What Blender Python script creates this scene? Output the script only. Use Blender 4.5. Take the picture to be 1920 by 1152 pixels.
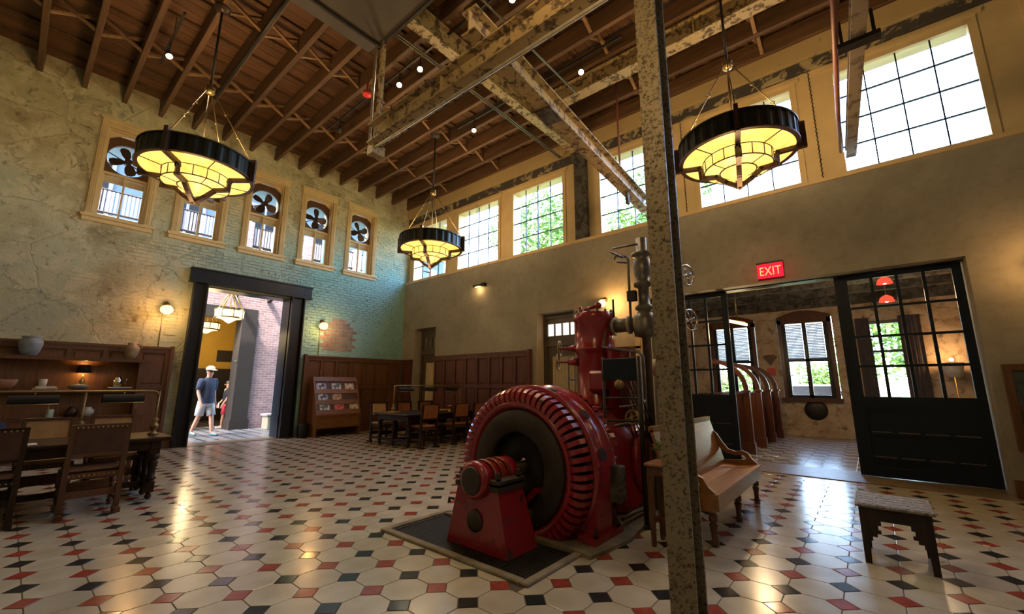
import bpy, bmesh, math, random
from mathutils import Vector, Matrix
random.seed(7)
S = bpy.context.scene
C = S.collection
PI = math.pi
R = math.radians
for o in list(bpy.data.objects):
    bpy.data.objects.remove(o)

# ------------------------------------------------------------------ camera
cd = bpy.data.cameras.new('camera'); cam = bpy.data.objects.new('camera', cd); C.objects.link(cam)
cd.sensor_width = 36.0; cd.lens = 784.2 / 1920 * 36; cd.clip_start = 0.05; cd.clip_end = 300
cam.rotation_mode = 'QUATERNION'
cam.location = (0, 0, 1.35)
cam.rotation_quaternion = (Matrix.Rotation(R(40.1), 4, 'Z') @ Matrix.Rotation(R(90 + 10.6), 4, 'X') @ Matrix.Rotation(R(0.14), 4, 'Z')).to_quaternion()
S.camera = cam

# ------------------------------------------------------------------ light and exposure
S.view_settings.view_transform = 'Standard'
S.view_settings.look = 'None'
S.view_settings.gamma = 1
S.view_settings.use_curve_mapping = False
S.view_settings.exposure = 0.6
w = bpy.data.worlds.new('world'); S.world = w; w.use_nodes = True
wn = w.node_tree.nodes; wl = w.node_tree.links
wn.clear()
sky = wn.new('ShaderNodeTexSky'); sky.sky_type = 'NISHITA'; sky.sun_disc = False
sky.sun_elevation = R(52); sky.sun_rotation = R(160); sky.air_density = 1.0; sky.dust_density = 2.5; sky.ozone_density = 2.0
bg = wn.new('ShaderNodeBackground'); bg.inputs['Strength'].default_value = 3.4
wo = wn.new('ShaderNodeOutputWorld')
wl.new(sky.outputs[0], bg.inputs[0]); wl.new(bg.outputs[0], wo.inputs[0])
sl = bpy.data.lights.new('sun', 'SUN'); sl.energy = 8.0; sl.angle = R(1.0); sl.color = (1.0, 0.95, 0.86)
sun = bpy.data.objects.new('sun', sl); C.objects.link(sun)
sun.rotation_euler = Vector((-0.5, 0.62, -1.0)).to_track_quat('-Z', 'Y').to_euler()

DL, DR = -11.75, 8.3            # faces of the two walls in view
XB, YF = 4.6, -3.6              # the walls behind the camera
JZ = 7.39                       # underside of the joists

# ------------------------------------------------------------------ materials
M = {}
class NT:
    def __init__(s, name):
        s.m = bpy.data.materials.new(name); s.m.use_nodes = True
        s.n = s.m.node_tree.nodes; s.l = s.m.node_tree.links
        s.b = s.n['Principled BSDF']; s.out = s.n['Material Output']
        M[name] = s.m
    def new(s, t, **kw):
        x = s.n.new(t)
        for k, v in kw.items(): setattr(x, k, v)
        return x
    def link(s, a, b): s.l.new(a, b)
    def coords(s, scale=(1, 1, 1), kind='Object'):
        t = s.new('ShaderNodeNewGeometry') if kind == 'World' else s.new('ShaderNodeTexCoord')
        mp = s.new('ShaderNodeMapping'); mp.inputs['Scale'].default_value = scale
        s.link(t.outputs['Position' if kind == 'World' else kind], mp.inputs[0]); return mp.outputs[0]
    def noise(s, co, scale, detail=4, rough=.55, dist=0):
        x = s.new('ShaderNodeTexNoise'); x.inputs['Scale'].default_value = scale; x.inputs['Detail'].default_value = detail
        x.inputs['Roughness'].default_value = rough; x.inputs['Distortion'].default_value = dist
        s.link(co, x.inputs['Vector']); return x.outputs['Fac']
    def ramp(s, fac, stops, interp='LINEAR'):
        x = s.new('ShaderNodeValToRGB'); x.color_ramp.interpolation = interp
        e = x.color_ramp.elements
        while len(e) < len(stops): e.new(.5)
        for i, (p, c) in enumerate(stops):
            e[i].position = p; e[i].color = (c, c, c, 1) if isinstance(c, (int, float)) else (*c, 1)
        s.link(fac, x.inputs[0]); return x.outputs[0]
    def mix(s, fac, a, b, mode='MIX'):
        x = s.new('ShaderNodeMix', data_type='RGBA', blend_type=mode)
        for v, sock in ((fac, x.inputs[0]), (a, x.inputs[6]), (b, x.inputs[7])):
            if isinstance(v, (int, float)): sock.default_value = v
            elif isinstance(v, tuple): sock.default_value = (*v, 1)
            else: s.link(v, sock)
        return x.outputs[2]
    def math(s, op, a, b=0.0, c=None, clamp=False):
        x = s.new('ShaderNodeMath', operation=op, use_clamp=clamp)
        for i, v in enumerate((a, b) if c is None else (a, b, c)):
            if isinstance(v, (int, float)): x.inputs[i].default_value = v
            else: s.link(v, x.inputs[i])
        return x.outputs[0]
    def bump(s, h, strength=.3, dist=.02):
        x = s.new('ShaderNodeBump'); x.inputs['Strength'].default_value = strength; x.inputs['Distance'].default_value = dist
        s.link(h, x.inputs['Height']); s.link(x.outputs[0], s.b.inputs['Normal'])
    def col(s, c):
        i = s.b.inputs['Base Color']
        if isinstance(c, tuple): i.default_value = (*c, 1)
        else: s.link(c, i)
    def rough(s, v):
        if isinstance(v, (int, float)): s.b.inputs['Roughness'].default_value = v
        else: s.link(v, s.b.inputs['Roughness'])
    def objrand(s):
        return s.new('ShaderNodeObjectInfo').outputs['Random']

def plain(name, c, rough=.5, metal=0.0, vary=.25, scale=6, bump=0, coat=0, kind='Object'):
    t = NT(name); co = t.coords(kind=kind); n = t.noise(co, scale, 5)
    k = t.ramp(n, [(.25, 1 - vary), (.75, 1 + vary * .3)])
    t.col(t.mix(1.0, c, k, 'MULTIPLY')); t.rough(rough); t.b.inputs['Metallic'].default_value = metal
    if bump: t.bump(n, bump, .01)
    if coat: t.b.inputs['Coat Weight'].default_value = coat; t.b.inputs['Coat Roughness'].default_value = .12
    return t

def wood(name, c1, c2, rough=.35, axis=2, scale=3.0, coat=0, bump=.15):
    t = NT(name)
    sc = [9, 9, 9]; sc[axis] = .9
    co = t.coords(tuple(x * scale / 3 for x in sc)); r_ = t.objrand()
    ad = t.new('ShaderNodeVectorMath', operation='ADD'); t.link(co, ad.inputs[0]); t.link(t.math('MULTIPLY', r_, 37.0), ad.inputs[1])
    n = t.noise(ad.outputs[0], 3.0, 6, .6, .6)
    c = t.ramp(n, [(.3, c1), (.7, c2)])
    t.col(t.mix(1.0, c, t.ramp(r_, [(0, .8), (1, 1.15)]), 'MULTIPLY')); t.rough(rough); t.bump(n, bump, .004)
    if coat: t.b.inputs['Coat Weight'].default_value = coat; t.b.inputs['Coat Roughness'].default_value = .1
    return t

def emit(name, c, s):
    t = NT(name); t.n.remove(t.b)
    e = t.new('ShaderNodeEmission'); e.inputs[0].default_value = (*c, 1); e.inputs[1].default_value = s
    t.link(e.outputs[0], t.out.inputs[0]); return t

# floor tiles: cream cement octagons with red and black dots
t = NT('tile_cream'); co = t.coords(kind='World'); n = t.noise(co, 5, 2, .4); n2 = t.noise(co, 1.1, 3)
r_ = t.objrand()
c = t.ramp(n, [(.25, (.43, .40, .31)), (.75, (.53, .50, .405))])
c = t.mix(1.0, c, t.ramp(r_, [(0, .92), (1, 1.04)]), 'MULTIPLY'); c = t.mix(.5, c, t.ramp(n2, [(.3, (.82, .8, .74)), (.7, (1, 1, 1))]), 'MULTIPLY')
t.col(c); t.rough(t.ramp(n, [(.2, .17), (.8, .26)])); t.bump(n, .03, .003)
t = plain('tile_red', (.33, .065, .045), .17, vary=.35, scale=14, kind='World')
t = plain('tile_black', (.03, .033, .036), .15, vary=.5, scale=14, kind='World')
plain('grout', (.07, .055, .04), .6, vary=.4, scale=20, kind='World')
t = NT('tile_grey'); co = t.coords(kind='World'); n = t.noise(co, 8, 4); t.col(t.ramp(n, [(.3, (.30, .29, .27)), (.7, (.42, .41, .38))])); t.rough(.2)
plain('tile_court', (.17, .17, .17), .3, vary=.25, scale=9, kind='World')
plain('tile_mid', (.17, .165, .16), .2, vary=.2, scale=9, kind='World')
plain('tile_dark', (.10, .10, .11), .2, vary=.3, scale=9, kind='World')
plain('concrete', (.25, .22, .15), .8, vary=.6, scale=5, bump=.6, kind='World')
plain('threshold', (.22, .17, .11), .4, vary=.4, scale=8, kind='World')

# painted brick wall: faded plaster, stains and blue skylight painted in as turquoise
def oldwall(name, brick):
    t = NT(name); co = t.coords(kind='World')
    n1 = t.noise(co, .75, 8, .62, .3); n2 = t.noise(co, 2.4, 9, .68, .6); n3 = t.noise(co, 9, 6, .6)
    c = t.ramp(n1, [(.30, (.27, .22, .115)), (.44, (.42, .37, .215)), (.56, (.49, .455, .285)), (.70, (.38, .40, .27))])
    c = t.mix(t.ramp(n2, [(.50, 0), (.60, .8)]), c, (.60, .53, .33))
    c = t.mix(t.ramp(n2, [(.30, .9), (.40, 0)]), c, (.17, .11, .05))
    # skylight painted in as a turquoise tint low by the doorway and corner
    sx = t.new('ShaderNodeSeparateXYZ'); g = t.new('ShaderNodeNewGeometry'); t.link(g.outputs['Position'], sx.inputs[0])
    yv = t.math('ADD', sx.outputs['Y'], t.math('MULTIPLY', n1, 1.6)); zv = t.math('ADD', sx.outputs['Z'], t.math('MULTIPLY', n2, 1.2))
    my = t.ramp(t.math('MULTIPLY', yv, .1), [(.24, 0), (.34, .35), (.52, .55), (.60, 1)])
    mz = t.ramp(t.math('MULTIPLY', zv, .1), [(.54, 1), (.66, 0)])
    sky_tint = t.math('MULTIPLY', my, mz)
    c = t.mix(t.math('MULTIPLY', sky_tint, .88), c, (.24, .53, .54))
    c = t.mix(t.ramp(n3, [(.28, .75), (.42, 0)]), c, (.14, .11, .07))
    t.col(c); t.rough(.85)
    vo = t.new('ShaderNodeTexVoronoi', feature='DISTANCE_TO_EDGE'); vo.inputs['Scale'].default_value = .9
    ad = t.new('ShaderNodeVectorMath', operation='ADD'); t.link(co, ad.inputs[0])
    sc = t.new('ShaderNodeVectorMath', operation='SCALE'); t.link(n2, sc.inputs[0]); sc.inputs['Scale'].default_value = .5
    t.link(sc.outputs[0], ad.inputs[1]); t.link(ad.outputs[0], vo.inputs['Vector'])
    crack = t.ramp(vo.outputs['Distance'], [(0.0, 0), (.016, 1)])
    bx = t.new('ShaderNodeTexBrick'); bx.inputs['Scale'].default_value = 1; bx.inputs['Brick Width'].default_value = .225
    bx.inputs['Row Height'].default_value = .078; bx.inputs['Mortar Size'].default_value = .007; bx.inputs['Mortar Smooth'].default_value = .6
    cm = t.new('ShaderNodeCombineXYZ'); t.link(sx.outputs['Y'], cm.inputs[0]); t.link(sx.outputs['Z'], cm.inputs[1]); t.link(cm.outputs[0], bx.inputs['Vector'])
    hb = t.math('MULTIPLY', bx.outputs['Fac'], t.math('MULTIPLY', t.ramp(n1, [(.42, .9), (.56, .12)]), t.ramp(t.math('MULTIPLY', yv, .1), [(.12, .12), (.42, 1)])))
    h = t.math('SUBTRACT', t.math('ADD', t.math('MULTIPLY', n2, 1.1), t.math('MULTIPLY', n3, .35)), hb)
    h = t.math('ADD', h, t.math('MULTIPLY', crack, .35))
    t.bump(h, .85, .03)
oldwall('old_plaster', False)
t = plain('brick_red', (.34, .255, .235), .85, vary=.6, scale=5, bump=.4, kind='World')
t = NT('brick_lobby'); co = t.coords(kind='World'); n1 = t.noise(co, 1.6, 8, .65, .5); n2 = t.noise(co, 6, 6, .6)
c = t.ramp(n1, [(.3, (.20, .14, .09)), (.45, (.44, .33, .22)), (.6, (.55, .46, .34)), (.75, (.34, .27, .20))]); c = t.mix(t.ramp(n2, [(.3, .8), (.45, 0)]), c, (.08, .055, .04))
t.col(c); t.rough(.9); t.bump(t.math('ADD', n1, n2), .8, .04)
def brickmat(name, c1, c2, mortar, uaxis):
    t = NT(name); g = t.new('ShaderNodeNewGeometry'); sx = t.new('ShaderNodeSeparateXYZ'); t.link(g.outputs['Position'], sx.inputs[0])
    cm = t.new('ShaderNodeCombineXYZ'); t.link(sx.outputs[uaxis], cm.inputs[0]); t.link(sx.outputs['Z'], cm.inputs[1])
    bx = t.new('ShaderNodeTexBrick'); bx.inputs['Scale'].default_value = 1; bx.inputs['Brick Width'].default_value = .21; bx.inputs['Row Height'].default_value = .075
    bx.inputs['Mortar Size'].default_value = .008; bx.inputs['Color1'].default_value = (*c1, 1); bx.inputs['Color2'].default_value = (*c2, 1); bx.inputs['Mortar'].default_value = (*mortar, 1)
    t.link(cm.outputs[0], bx.inputs['Vector']); n = t.noise(g.outputs['Position'], 3, 5)
    t.col(t.mix(.5, bx.outputs['Color'], t.ramp(n, [(.3, (.6, .6, .6)), (.7, (1.1, 1.1, 1.1))]), 'MULTIPLY')); t.rough(.9)
    t.bump(t.math('SUBTRACT', 1.0, bx.outputs['Fac']), .7, .012)
brickmat('brick_mauve', (.24, .14, .135), (.16, .09, .09), (.27, .24, .23), 'Y')
# grey-beige trowelled plaster of the long wall
t = NT('grey_plaster'); co = t.coords(kind='World'); n1 = t.noise(co, .9, 8, .65, .4); n2 = t.noise(co, 7, 7, .6)
c = t.ramp(n1, [(.3, (.215, .20, .155)), (.5, (.285, .268, .21)), (.7, (.34, .32, .255))]); c = t.mix(t.ramp(n2, [(.3, .35), (.5, 0)]), c, (.17, .15, .11))
t.col(c); t.rough(.8); t.bump(t.math('ADD', n2, n1), .25, .01)
plain('jamb_plaster', (.38, .33, .24), .8, vary=.2, scale=2, kind='World')
# cream joinery paint, peeling steel, dark steel
plain('cream_paint', (.62, .47, .235), .5, vary=.16, scale=3, kind='World')
def peel(name, c1, c2, lo, hi, sc=4.0):
    t = NT(name); co = t.coords(kind='World'); n = t.noise(co, sc, 9, .7, .5); n2 = t.noise(co, 1.3, 4)
    k = t.ramp(n, [(lo, 0), (hi, 1)]); c = t.mix(k, c2, t.mix(n2, c1, tuple(x * .7 for x in c1)))
    t.col(c); t.rough(t.ramp(k, [(0, .75), (1, .45)])); t.bump(k, .4, .006)
peel('peeling_cream', (.40, .29, .13), (.08, .05, .025), .43, .50, 8)
peel('plate_paint', (.50, .375, .18), (.12, .08, .04), .30, .36, 5)
peel('peeling_strip', (.42, .35, .20), (.05, .045, .04), .52, .57, 3)
peel('post_paint', (.29, .24, .15), (.06, .042, .025), .40, .50, 45)
peel('beam_tan', (.27, .21, .14), (.10, .07, .045), .40, .5, 6)
peel('dark_old', (.10, .095, .08), (.03, .025, .02), .45, .55, 5)
plain('black_steel', (.016, .021, .028), .32, vary=.35, scale=4)
plain('navy_door', (.006, .014, .028), .5, vary=.3, scale=3)
plain('iron', (.035, .03, .027), .45, .5, vary=.5, scale=12)
plain('pipe_grey', (.17, .16, .14), .38, .55, vary=.5, scale=14)
plain('pipe_light', (.42, .37, .27), .45, .3, vary=.4, scale=10)
plain('rod_red', (.20, .07, .05), .5, vary=.3)
t = NT('engine_red'); co = t.coords(kind='World'); n = t.noise(co, 9, 9, .72, .4); n2 = t.noise(co, 2, 4)
k = t.ramp(n, [(.36, 0), (.42, 1)]); c = t.mix(k, (.035, .016, .012), t.mix(n2, (.21, .008, .016), (.32, .018, .027))); t.col(c)
t.rough(t.ramp(k, [(0, .6), (1, .23)])); t.bump(k, .25, .004); t.b.inputs['Coat Weight'].default_value = .4; t.b.inputs['Coat Roughness'].default_value = .15
plain('rotor_dark', (.045, .036, .03), .55, .2, vary=.5, scale=5)
plain('copper_red', (.30, .07, .03), .3, .4, vary=.4, scale=10)
plain('brass', (.55, .38, .13), .3, .9, vary=.3, scale=10)
plain('brass_dark', (.30, .21, .09), .35, .8, vary=.3, scale=10)
plain('chrome', (.55, .53, .48), .2, .95, vary=.15)
plain('bronze', (.075, .045, .032), .38, .5, vary=.4, scale=10)
t = plain('band_metal', (.026, .033, .032), .34, .6, vary=.3, scale=10)
# woods
wood('joist_wood', (.070, .036, .016), (.15, .078, .034), .6, 0, 1.5)
wood('deck_wood', (.095, .045, .019), (.20, .098, .042), .6, 1, 1.5)
wood('strut_wood', (.18, .10, .045), (.32, .19, .09), .6, 2, 2)
wood('wainscot', (.085, .034, .011), (.17, .070, .023), .5, 2, 3)
wood('wainscot_red', (.060, .017, .009), (.125, .038, .019), .5, 2, 3)
wood('dark_oak', (.014, .007, .004), (.034, .017, .008), .4, 2, 3)
wood('oak', (.065, .024, .008), (.13, .052, .018), .42, 2, 3)
wood('rack_oak', (.16, .062, .02), (.27, .12, .042), .35, 1, 3)
wood('bench_oak', (.23, .088, .020), (.36, .16, .045), .32, 1, 3, .15)
wood('stool_wood', (.018, .012, .011), (.04, .027, .024), .5, 2, 3)
wood('booth_wood', (.065, .022, .012), (.13, .045, .025), .3, 2, 3)
t = NT('stool_top'); co = t.coords(); n = t.noise(co, 28, 6, .7, 1.5); k = t.ramp(n, [(.42, (.10, .09, .075)), (.6, (.30, .28, .24))]); t.col(k); t.rough(.55); t.bump(n, .9, .01)
plain('arch_brown', (.10, .045, .018), .5, vary=.3)
plain('leather', (.36, .16, .05), .42, vary=.35, scale=8)
plain('leather_red', (.30, .11, .045), .4, vary=.3, scale=8)
plain('leather_dark', (.07, .026, .011), .5, vary=.35, scale=8)
plain('leather_tan', (.46, .27, .10), .42, vary=.3, scale=8)
plain('curtain', (.55, .46, .28), .8, vary=.2)
plain('door_brown', (.085, .065, .045), .45, vary=.25)
# glass
t = NT('glass'); t.n.remove(t.b)
tr = t.new('ShaderNodeBsdfTransparent'); gl = t.new('ShaderNodeBsdfGlossy'); gl.inputs['Roughness'].default_value = .03
mx = t.new('ShaderNodeMixShader'); fr = t.new('ShaderNodeFresnel'); fr.inputs[0].default_value = 1.35
t.link(fr.outputs[0], mx.inputs[0]); t.link(tr.outputs[0], mx.inputs[1]); t.link(gl.outputs[0], mx.inputs[2]); t.link(mx.outputs[0], t.out.inputs[0])
# lit glass and lamps
t = NT('alabaster'); co = t.coords(kind='World'); n = t.noise(co, 6, 5, .6, 1.2)
c = t.ramp(n, [(.3, (1.0, .50, .06)), (.7, (1.0, .70, .20))]); t.col((.6, .45, .2)); t.rough(.3)
t.link(c, t.b.inputs['Emission Color']); t.b.inputs['Emission Strength'].default_value = .92
t = NT('alabaster_pale'); t.col((.6, .5, .35)); t.b.inputs['Emission Color'].default_value = (1, .74, .38, 1); t.b.inputs['Emission Strength'].default_value = 1.4
emit('lit_pane', (1.0, .96, .86), .95)
emit('globe', (1.0, .55, .20), 2.6)
emit('bulb', (1.0, .80, .48), 14.0)
emit('bulb_soft', (1.0, .60, .22), 6.0)
emit('exit_red', (1.0, .012, .03), 1.3)
emit('exit_text', (1.0, .20, .06), 2.2)
emit('heater', (1.0, .52, .16), 12.0)
emit('red_lamp', (1.0, .06, .03), 1.2)
plain('bell_red', (.75, .035, .03), .4, vary=.1)
plain('duct', (.085, .072, .055), .5, .3, vary=.3, scale=3)
plain('ceramic_blue', (.27, .31, .34), .35, vary=.5, scale=9)
plain('ceramic_tan', (.38, .27, .15), .45, vary=.5, scale=9)
plain('ceramic_rust', (.38, .19, .10), .5, vary=.4, scale=9)
plain('ceramic_white', (.55, .52, .44), .4, vary=.3, scale=9)
plain('stone_grey', (.16, .17, .15), .7, vary=.5, scale=9)
plain('paper', (.72, .70, .64), .6, vary=.1)
plain('candle_green', (.45, .55, .42), .5, vary=.2)
plain('black_shade', (.010, .010, .011), .6, vary=.2)
plain('bin_black', (.010, .011, .013), .4, vary=.3)
plain('book_red', (.45, .05, .05), .5, vary=.3); plain('book_blue', (.06, .13, .28), .5, vary=.3); plain('book_dark', (.03, .03, .035), .5, vary=.3); plain('book_tan', (.5, .38, .2), .5, vary=.5, scale=20)
def cover(name, a, b, c_):
    t = NT(name); co = t.coords(); n = t.noise(co, 11, 3, .5, .5); t.col(t.ramp(n, [(.40, a), (.5, b), (.6, c_)], 'CONSTANT')); t.rough(.35)
cover('cover_white', (.05, .06, .08), (.75, .75, .78), (.15, .28, .5)); cover('cover_photo', (.10, .16, .09), (.5, .55, .62), (.7, .72, .75))
cover('cover_cream', (.75, .68, .55), (.35, .22, .12), (.8, .75, .62)); cover('cover_red', (.62, .06, .04), (.75, .25, .18), (.5, .04, .03)); cover('cover_brown', (.4, .25, .12), (.65, .5, .3), (.2, .12, .06))
plain('leaf', (.10, .22, .045), .5, vary=.5, scale=8)
plain('leaf_light', (.16, .30, .06), .45, vary=.4, scale=8)
plain('bark', (.10, .07, .045), .85, vary=.4)
plain('grass', (.12, .20, .05), .9, vary=.4, scale=2, kind='World')
plain('yellow_wall', (.62, .37, .045), .7, vary=.15, scale=1.5, kind='World')
plain('dark_wall', (.035, .026, .018), .5, vary=.3, kind='World')
plain('portal_metal', (.022, .017, .014), .8, vary=.25)
plain('stucco_blue', (.10, .15, .19), .8, vary=.12, kind='World')
plain('white_paint', (.22, .20, .21), .5, vary=.08)
plain('stone_pale', (.26, .23, .17), .7, vary=.25, scale=4, bump=.3)
plain('skin', (.42, .20, .13), .5, vary=.12); plain('skin_child', (.40, .19, .11), .5, vary=.12)
plain('navy_cloth', (.018, .028, .060), .85, vary=.3, scale=9); plain('short_grey', (.42, .42, .43), .85, vary=.2, scale=9); plain('cap_tan', (.55, .47, .34), .8, vary=.15)
plain('shoe_teal', (.05, .13, .15), .6, vary=.3); plain('shoe_white', (.7, .7, .7), .6, vary=.15); plain('red_cloth', (.50, .03, .05), .8, vary=.2); plain('black_cloth', (.015, .014, .02), .85, vary=.3)
plain('scarf_tan', (.45, .32, .15), .85, vary=.3); plain('hair_dark', (.03, .018, .01), .6, vary=.3); plain('eye_dark', (.01, .01, .01), .3)
plain('car_white', (.7, .7, .72), .25, vary=.05); plain('car_dark', (.02, .02, .025), .2); plain('sign_red', (.5, .04, .03), .4, vary=.1)
plain('blind', (.40, .44, .54), .5, vary=.1)
plain('asphalt', (.16, .16, .16), .9, vary=.2, kind='World')
plain('grate', (.065, .06, .05), .45, .5, vary=.4, scale=20)
plain('pit', (.012, .011, .010), .8, vary=.3)
plain('drape', (.06, .05, .06), .9, vary=.4)

for q in ('navy_door', 'black_steel', 'black_shade', 'stool_wood', 'dark_oak', 'portal_metal'): M[q].node_tree.nodes['Principled BSDF'].inputs['Specular IOR Level'].default_value = .25
# ------------------------------------------------------------------ mesh helpers
ORG = {}
class MB:
    def __init__(s): s.v = []; s.f = []; s.s = []
    def add(s, vs, fs, smooth=False):
        b = len(s.v); s.v += [tuple(v) for v in vs]; s.f += [tuple(i + b for i in f) for f in fs]
        s.s += smooth if isinstance(smooth, list) else [smooth] * len(fs); return s
    def box(s, x0, x1, y0, y1, z0, z1):
        if x0 > x1: x0, x1 = x1, x0
        if y0 > y1: y0, y1 = y1, y0
        if z0 > z1: z0, z1 = z1, z0
        return s.add([(x0, y0, z0), (x1, y0, z0), (x1, y1, z0), (x0, y1, z0), (x0, y0, z1), (x1, y0, z1), (x1, y1, z1), (x0, y1, z1)],
              [(3, 2, 1, 0), (4, 5, 6, 7), (0, 1, 5, 4), (1, 2, 6, 5), (2, 3, 7, 6), (3, 0, 4, 7)])
    def cham(s, x0, x1, y0, y1, z0, z1, c=.01):
        # box with bevelled edges
        bm = bmesh.new(); bmesh.ops.create_cube(bm, size=1)
        for v in bm.verts: v.co = Vector(((x0 + x1) / 2 + v.co.x * (x1 - x0), (y0 + y1) / 2 + v.co.y * (y1 - y0), (z0 + z1) / 2 + v.co.z * (z1 - z0)))
        bmesh.ops.bevel(bm, geom=list(bm.edges), offset=c, segments=1, affect='EDGES', profile=.5)
        bm.verts.ensure_lookup_table(); bm.verts.index_update()
        s.add([v.co[:] for v in bm.verts], [[v.index for v in f.verts] for f in bm.faces]); bm.free(); return s
    def bar(s, p0, p1, w, h, off=(0, 0), up=(0, 0, 1), w2=None, h2=None):
        p0, p1 = Vector(p0), Vector(p1); d = (p1 - p0).normalized(); u = Vector(up)
        if abs(d.dot(u)) > .99: u = Vector((0, 1, 0))
        sd = d.cross(u).normalized(); uu = sd.cross(d).normalized(); o = sd * off[0] + uu * off[1]
        w2 = w if w2 is None else w2; h2 = h if h2 is None else h2
        vs = []
        for p, a, b in ((p0, w, h), (p1, w2, h2)):
            for i, j in ((-1, -1), (1, -1), (1, 1), (-1, 1)): vs.append(p + o + sd * (a / 2 * i) + uu * (b / 2 * j))
        return s.add(vs, [(3, 2, 1, 0), (4, 5, 6, 7), (0, 1, 5, 4), (1, 2, 6, 5), (2, 3, 7, 6), (3, 0, 4, 7)])
    def tube(s, pts, r, n=10, cap=True, rs=None):
        pts = [Vector(p) for p in pts]; vs = []; fs = []; sm = []
        pu = None
        for i, p in enumerate(pts):
            d = (pts[min(i + 1, len(pts) - 1)] - pts[max(i - 1, 0)]).normalized()
            if pu is None:
                a = Vector((0, 0, 1)) if abs(d.z) < .9 else Vector((1, 0, 0)); pu = (a - d * a.dot(d)).normalized()
            else: pu = (pu - d * pu.dot(d)).normalized()
            q = d.cross(pu); rr = rs[i] if rs else r
            for k in range(n): a = 2 * PI * k / n; vs.append(p + (pu * math.cos(a) + q * math.sin(a)) * rr)
        for i in range(len(pts) - 1):
            for k in range(n): fs.append((i * n + k, i * n + (k + 1) % n, (i + 1) * n + (k + 1) % n, (i + 1) * n + k)); sm.append(True)
        if cap:
            fs.append(tuple(reversed(range(n)))); sm.append(False); b = (len(pts) - 1) * n; fs.append(tuple(range(b, b + n))); sm.append(False)
        return s.add(vs, fs, sm)
    def lathe(s, prof, c=(0, 0, 0), axis='z', n=20, a0=0, a1=2 * PI, smooth=True, wob=None, close=False):
        # profile of (radius, height) turned about an axis through c
        full = abs(a1 - a0 - 2 * PI) < 1e-6; m = n if full else n + 1; vs = []; fs = []
        for (r, h) in prof:
            for k in range(m):
                a = a0 + (a1 - a0) * k / n; rr = r * (wob(k) if wob else 1)
                x, y = rr * math.cos(a), rr * math.sin(a)
                vs.append({'z': (c[0] + x, c[1] + y, c[2] + h), 'y': (c[0] + x, c[1] + h, c[2] + y), 'x': (c[0] + h, c[1] + x, c[2] + y)}[axis])
        P = len(prof); rng = range(P if close else P - 1)
        for i in rng:
            j = (i + 1) % P
            for k in range(n): fs.append((i * m + k, i * m + (k + 1) % m, j * m + (k + 1) % m, j * m + k))
        sm = [smooth] * len(fs)
        if not close and full:
            for i, rev in ((0, True), (P - 1, False)):
                if prof[i][0] > 1e-4: f = tuple(range(i * m, i * m + m)); fs.append(f[::-1] if rev else f); sm.append(False)
        return s.add(vs, fs, sm)
    def prism(s, poly, axis, a, b):
        # polygon extruded along an axis; poly given in the two other axes (in x,y,z order)
        n = len(poly); vs = []
        for h in (a, b):
            for (p, q) in poly: vs.append({'x': (h, p, q), 'y': (p, h, q), 'z': (p, q, h)}[axis])
        return s.add(vs, [tuple(range(n))[::-1], tuple(range(n, 2 * n))] + [(i, (i + 1) % n, n + (i + 1) % n, n + i) for i in range(n)])
    def sphere(s, c, r, n=12, m=8, sc=(1, 1, 1)):
        vs = []; fs = []
        for i in range(m + 1):
            t_ = PI * i / m
            for k in range(n): a = 2 * PI * k / n; vs.append((c[0] + r * sc[0] * math.sin(t_) * math.cos(a), c[1] + r * sc[1] * math.sin(t_) * math.sin(a), c[2] + r * sc[2] * math.cos(t_)))
        for i in range(m):
            for k in range(n): fs.append((i * n + k, (i + 1) * n + k, (i + 1) * n + (k + 1) % n, i * n + (k + 1) % n))
        return s.add(vs, fs, True)
    def mesh(s, name, mat, org=(0, 0, 0)):
        me = bpy.data.meshes.new(name)
        me.from_pydata([(v[0] - org[0], v[1] - org[1], v[2] - org[2]) for v in s.v], [], s.f)
        me.polygons.foreach_set('use_smooth', s.s)
        me.materials.append(M[mat]); me.validate()
        bm = bmesh.new(); bm.from_mesh(me); bmesh.ops.recalc_face_normals(bm, faces=bm.faces); bm.to_mesh(me); bm.free()
        return me
    def build(s, name, mat, parent=None, label=None, kind=None):
        org = ORG.get(parent.name, (0, 0, 0)) if parent else (0, 0, 0)
        o = bpy.data.objects.new(name, s.mesh(name, mat, org)); C.objects.link(o)
        if parent: o.parent = parent; ORG[o.name] = org
        if label: o['label'] = label
        if kind: o['kind'] = kind
        return o
    def thing(s, name, mat, label, cat, group=None):
        # a thing that is one mesh, with its origin at its base
        xs = [v[0] for v in s.v]; ys = [v[1] for v in s.v]; org = ((min(xs) + max(xs)) / 2, (min(ys) + max(ys)) / 2, min(v[2] for v in s.v))
        o = bpy.data.objects.new(name, s.mesh(name, mat, org)); C.objects.link(o); o.location = org; ORG[o.name] = org
        return tag(o, label, cat, group)
def tag(o, label=None, cat=None, group=None, kind=None):
    if label: o['label'] = label
    if cat: o['category'] = cat
    if group: o['group'] = group
    if kind: o['kind'] = kind
    return o
def empty(name, loc, label=None, cat=None, group=None):
    o = bpy.data.objects.new(name, None); C.objects.link(o); o.location = loc; o.empty_display_size = .1; ORG[o.name] = tuple(loc)
    return tag(o, label, cat, group)
def inst(name, me, loc, parent=None, rot=None, scale=None):
    o = bpy.data.objects.new(name, me); C.objects.link(o)
    po = ORG.get(parent.name, (0, 0, 0)) if parent else (0, 0, 0)
    o.location = (loc[0] - po[0], loc[1] - po[1], loc[2] - po[2])
    if rot: o.rotation_euler = rot
    if scale: o.scale = scale
    if parent: o.parent = parent
    return o
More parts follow.
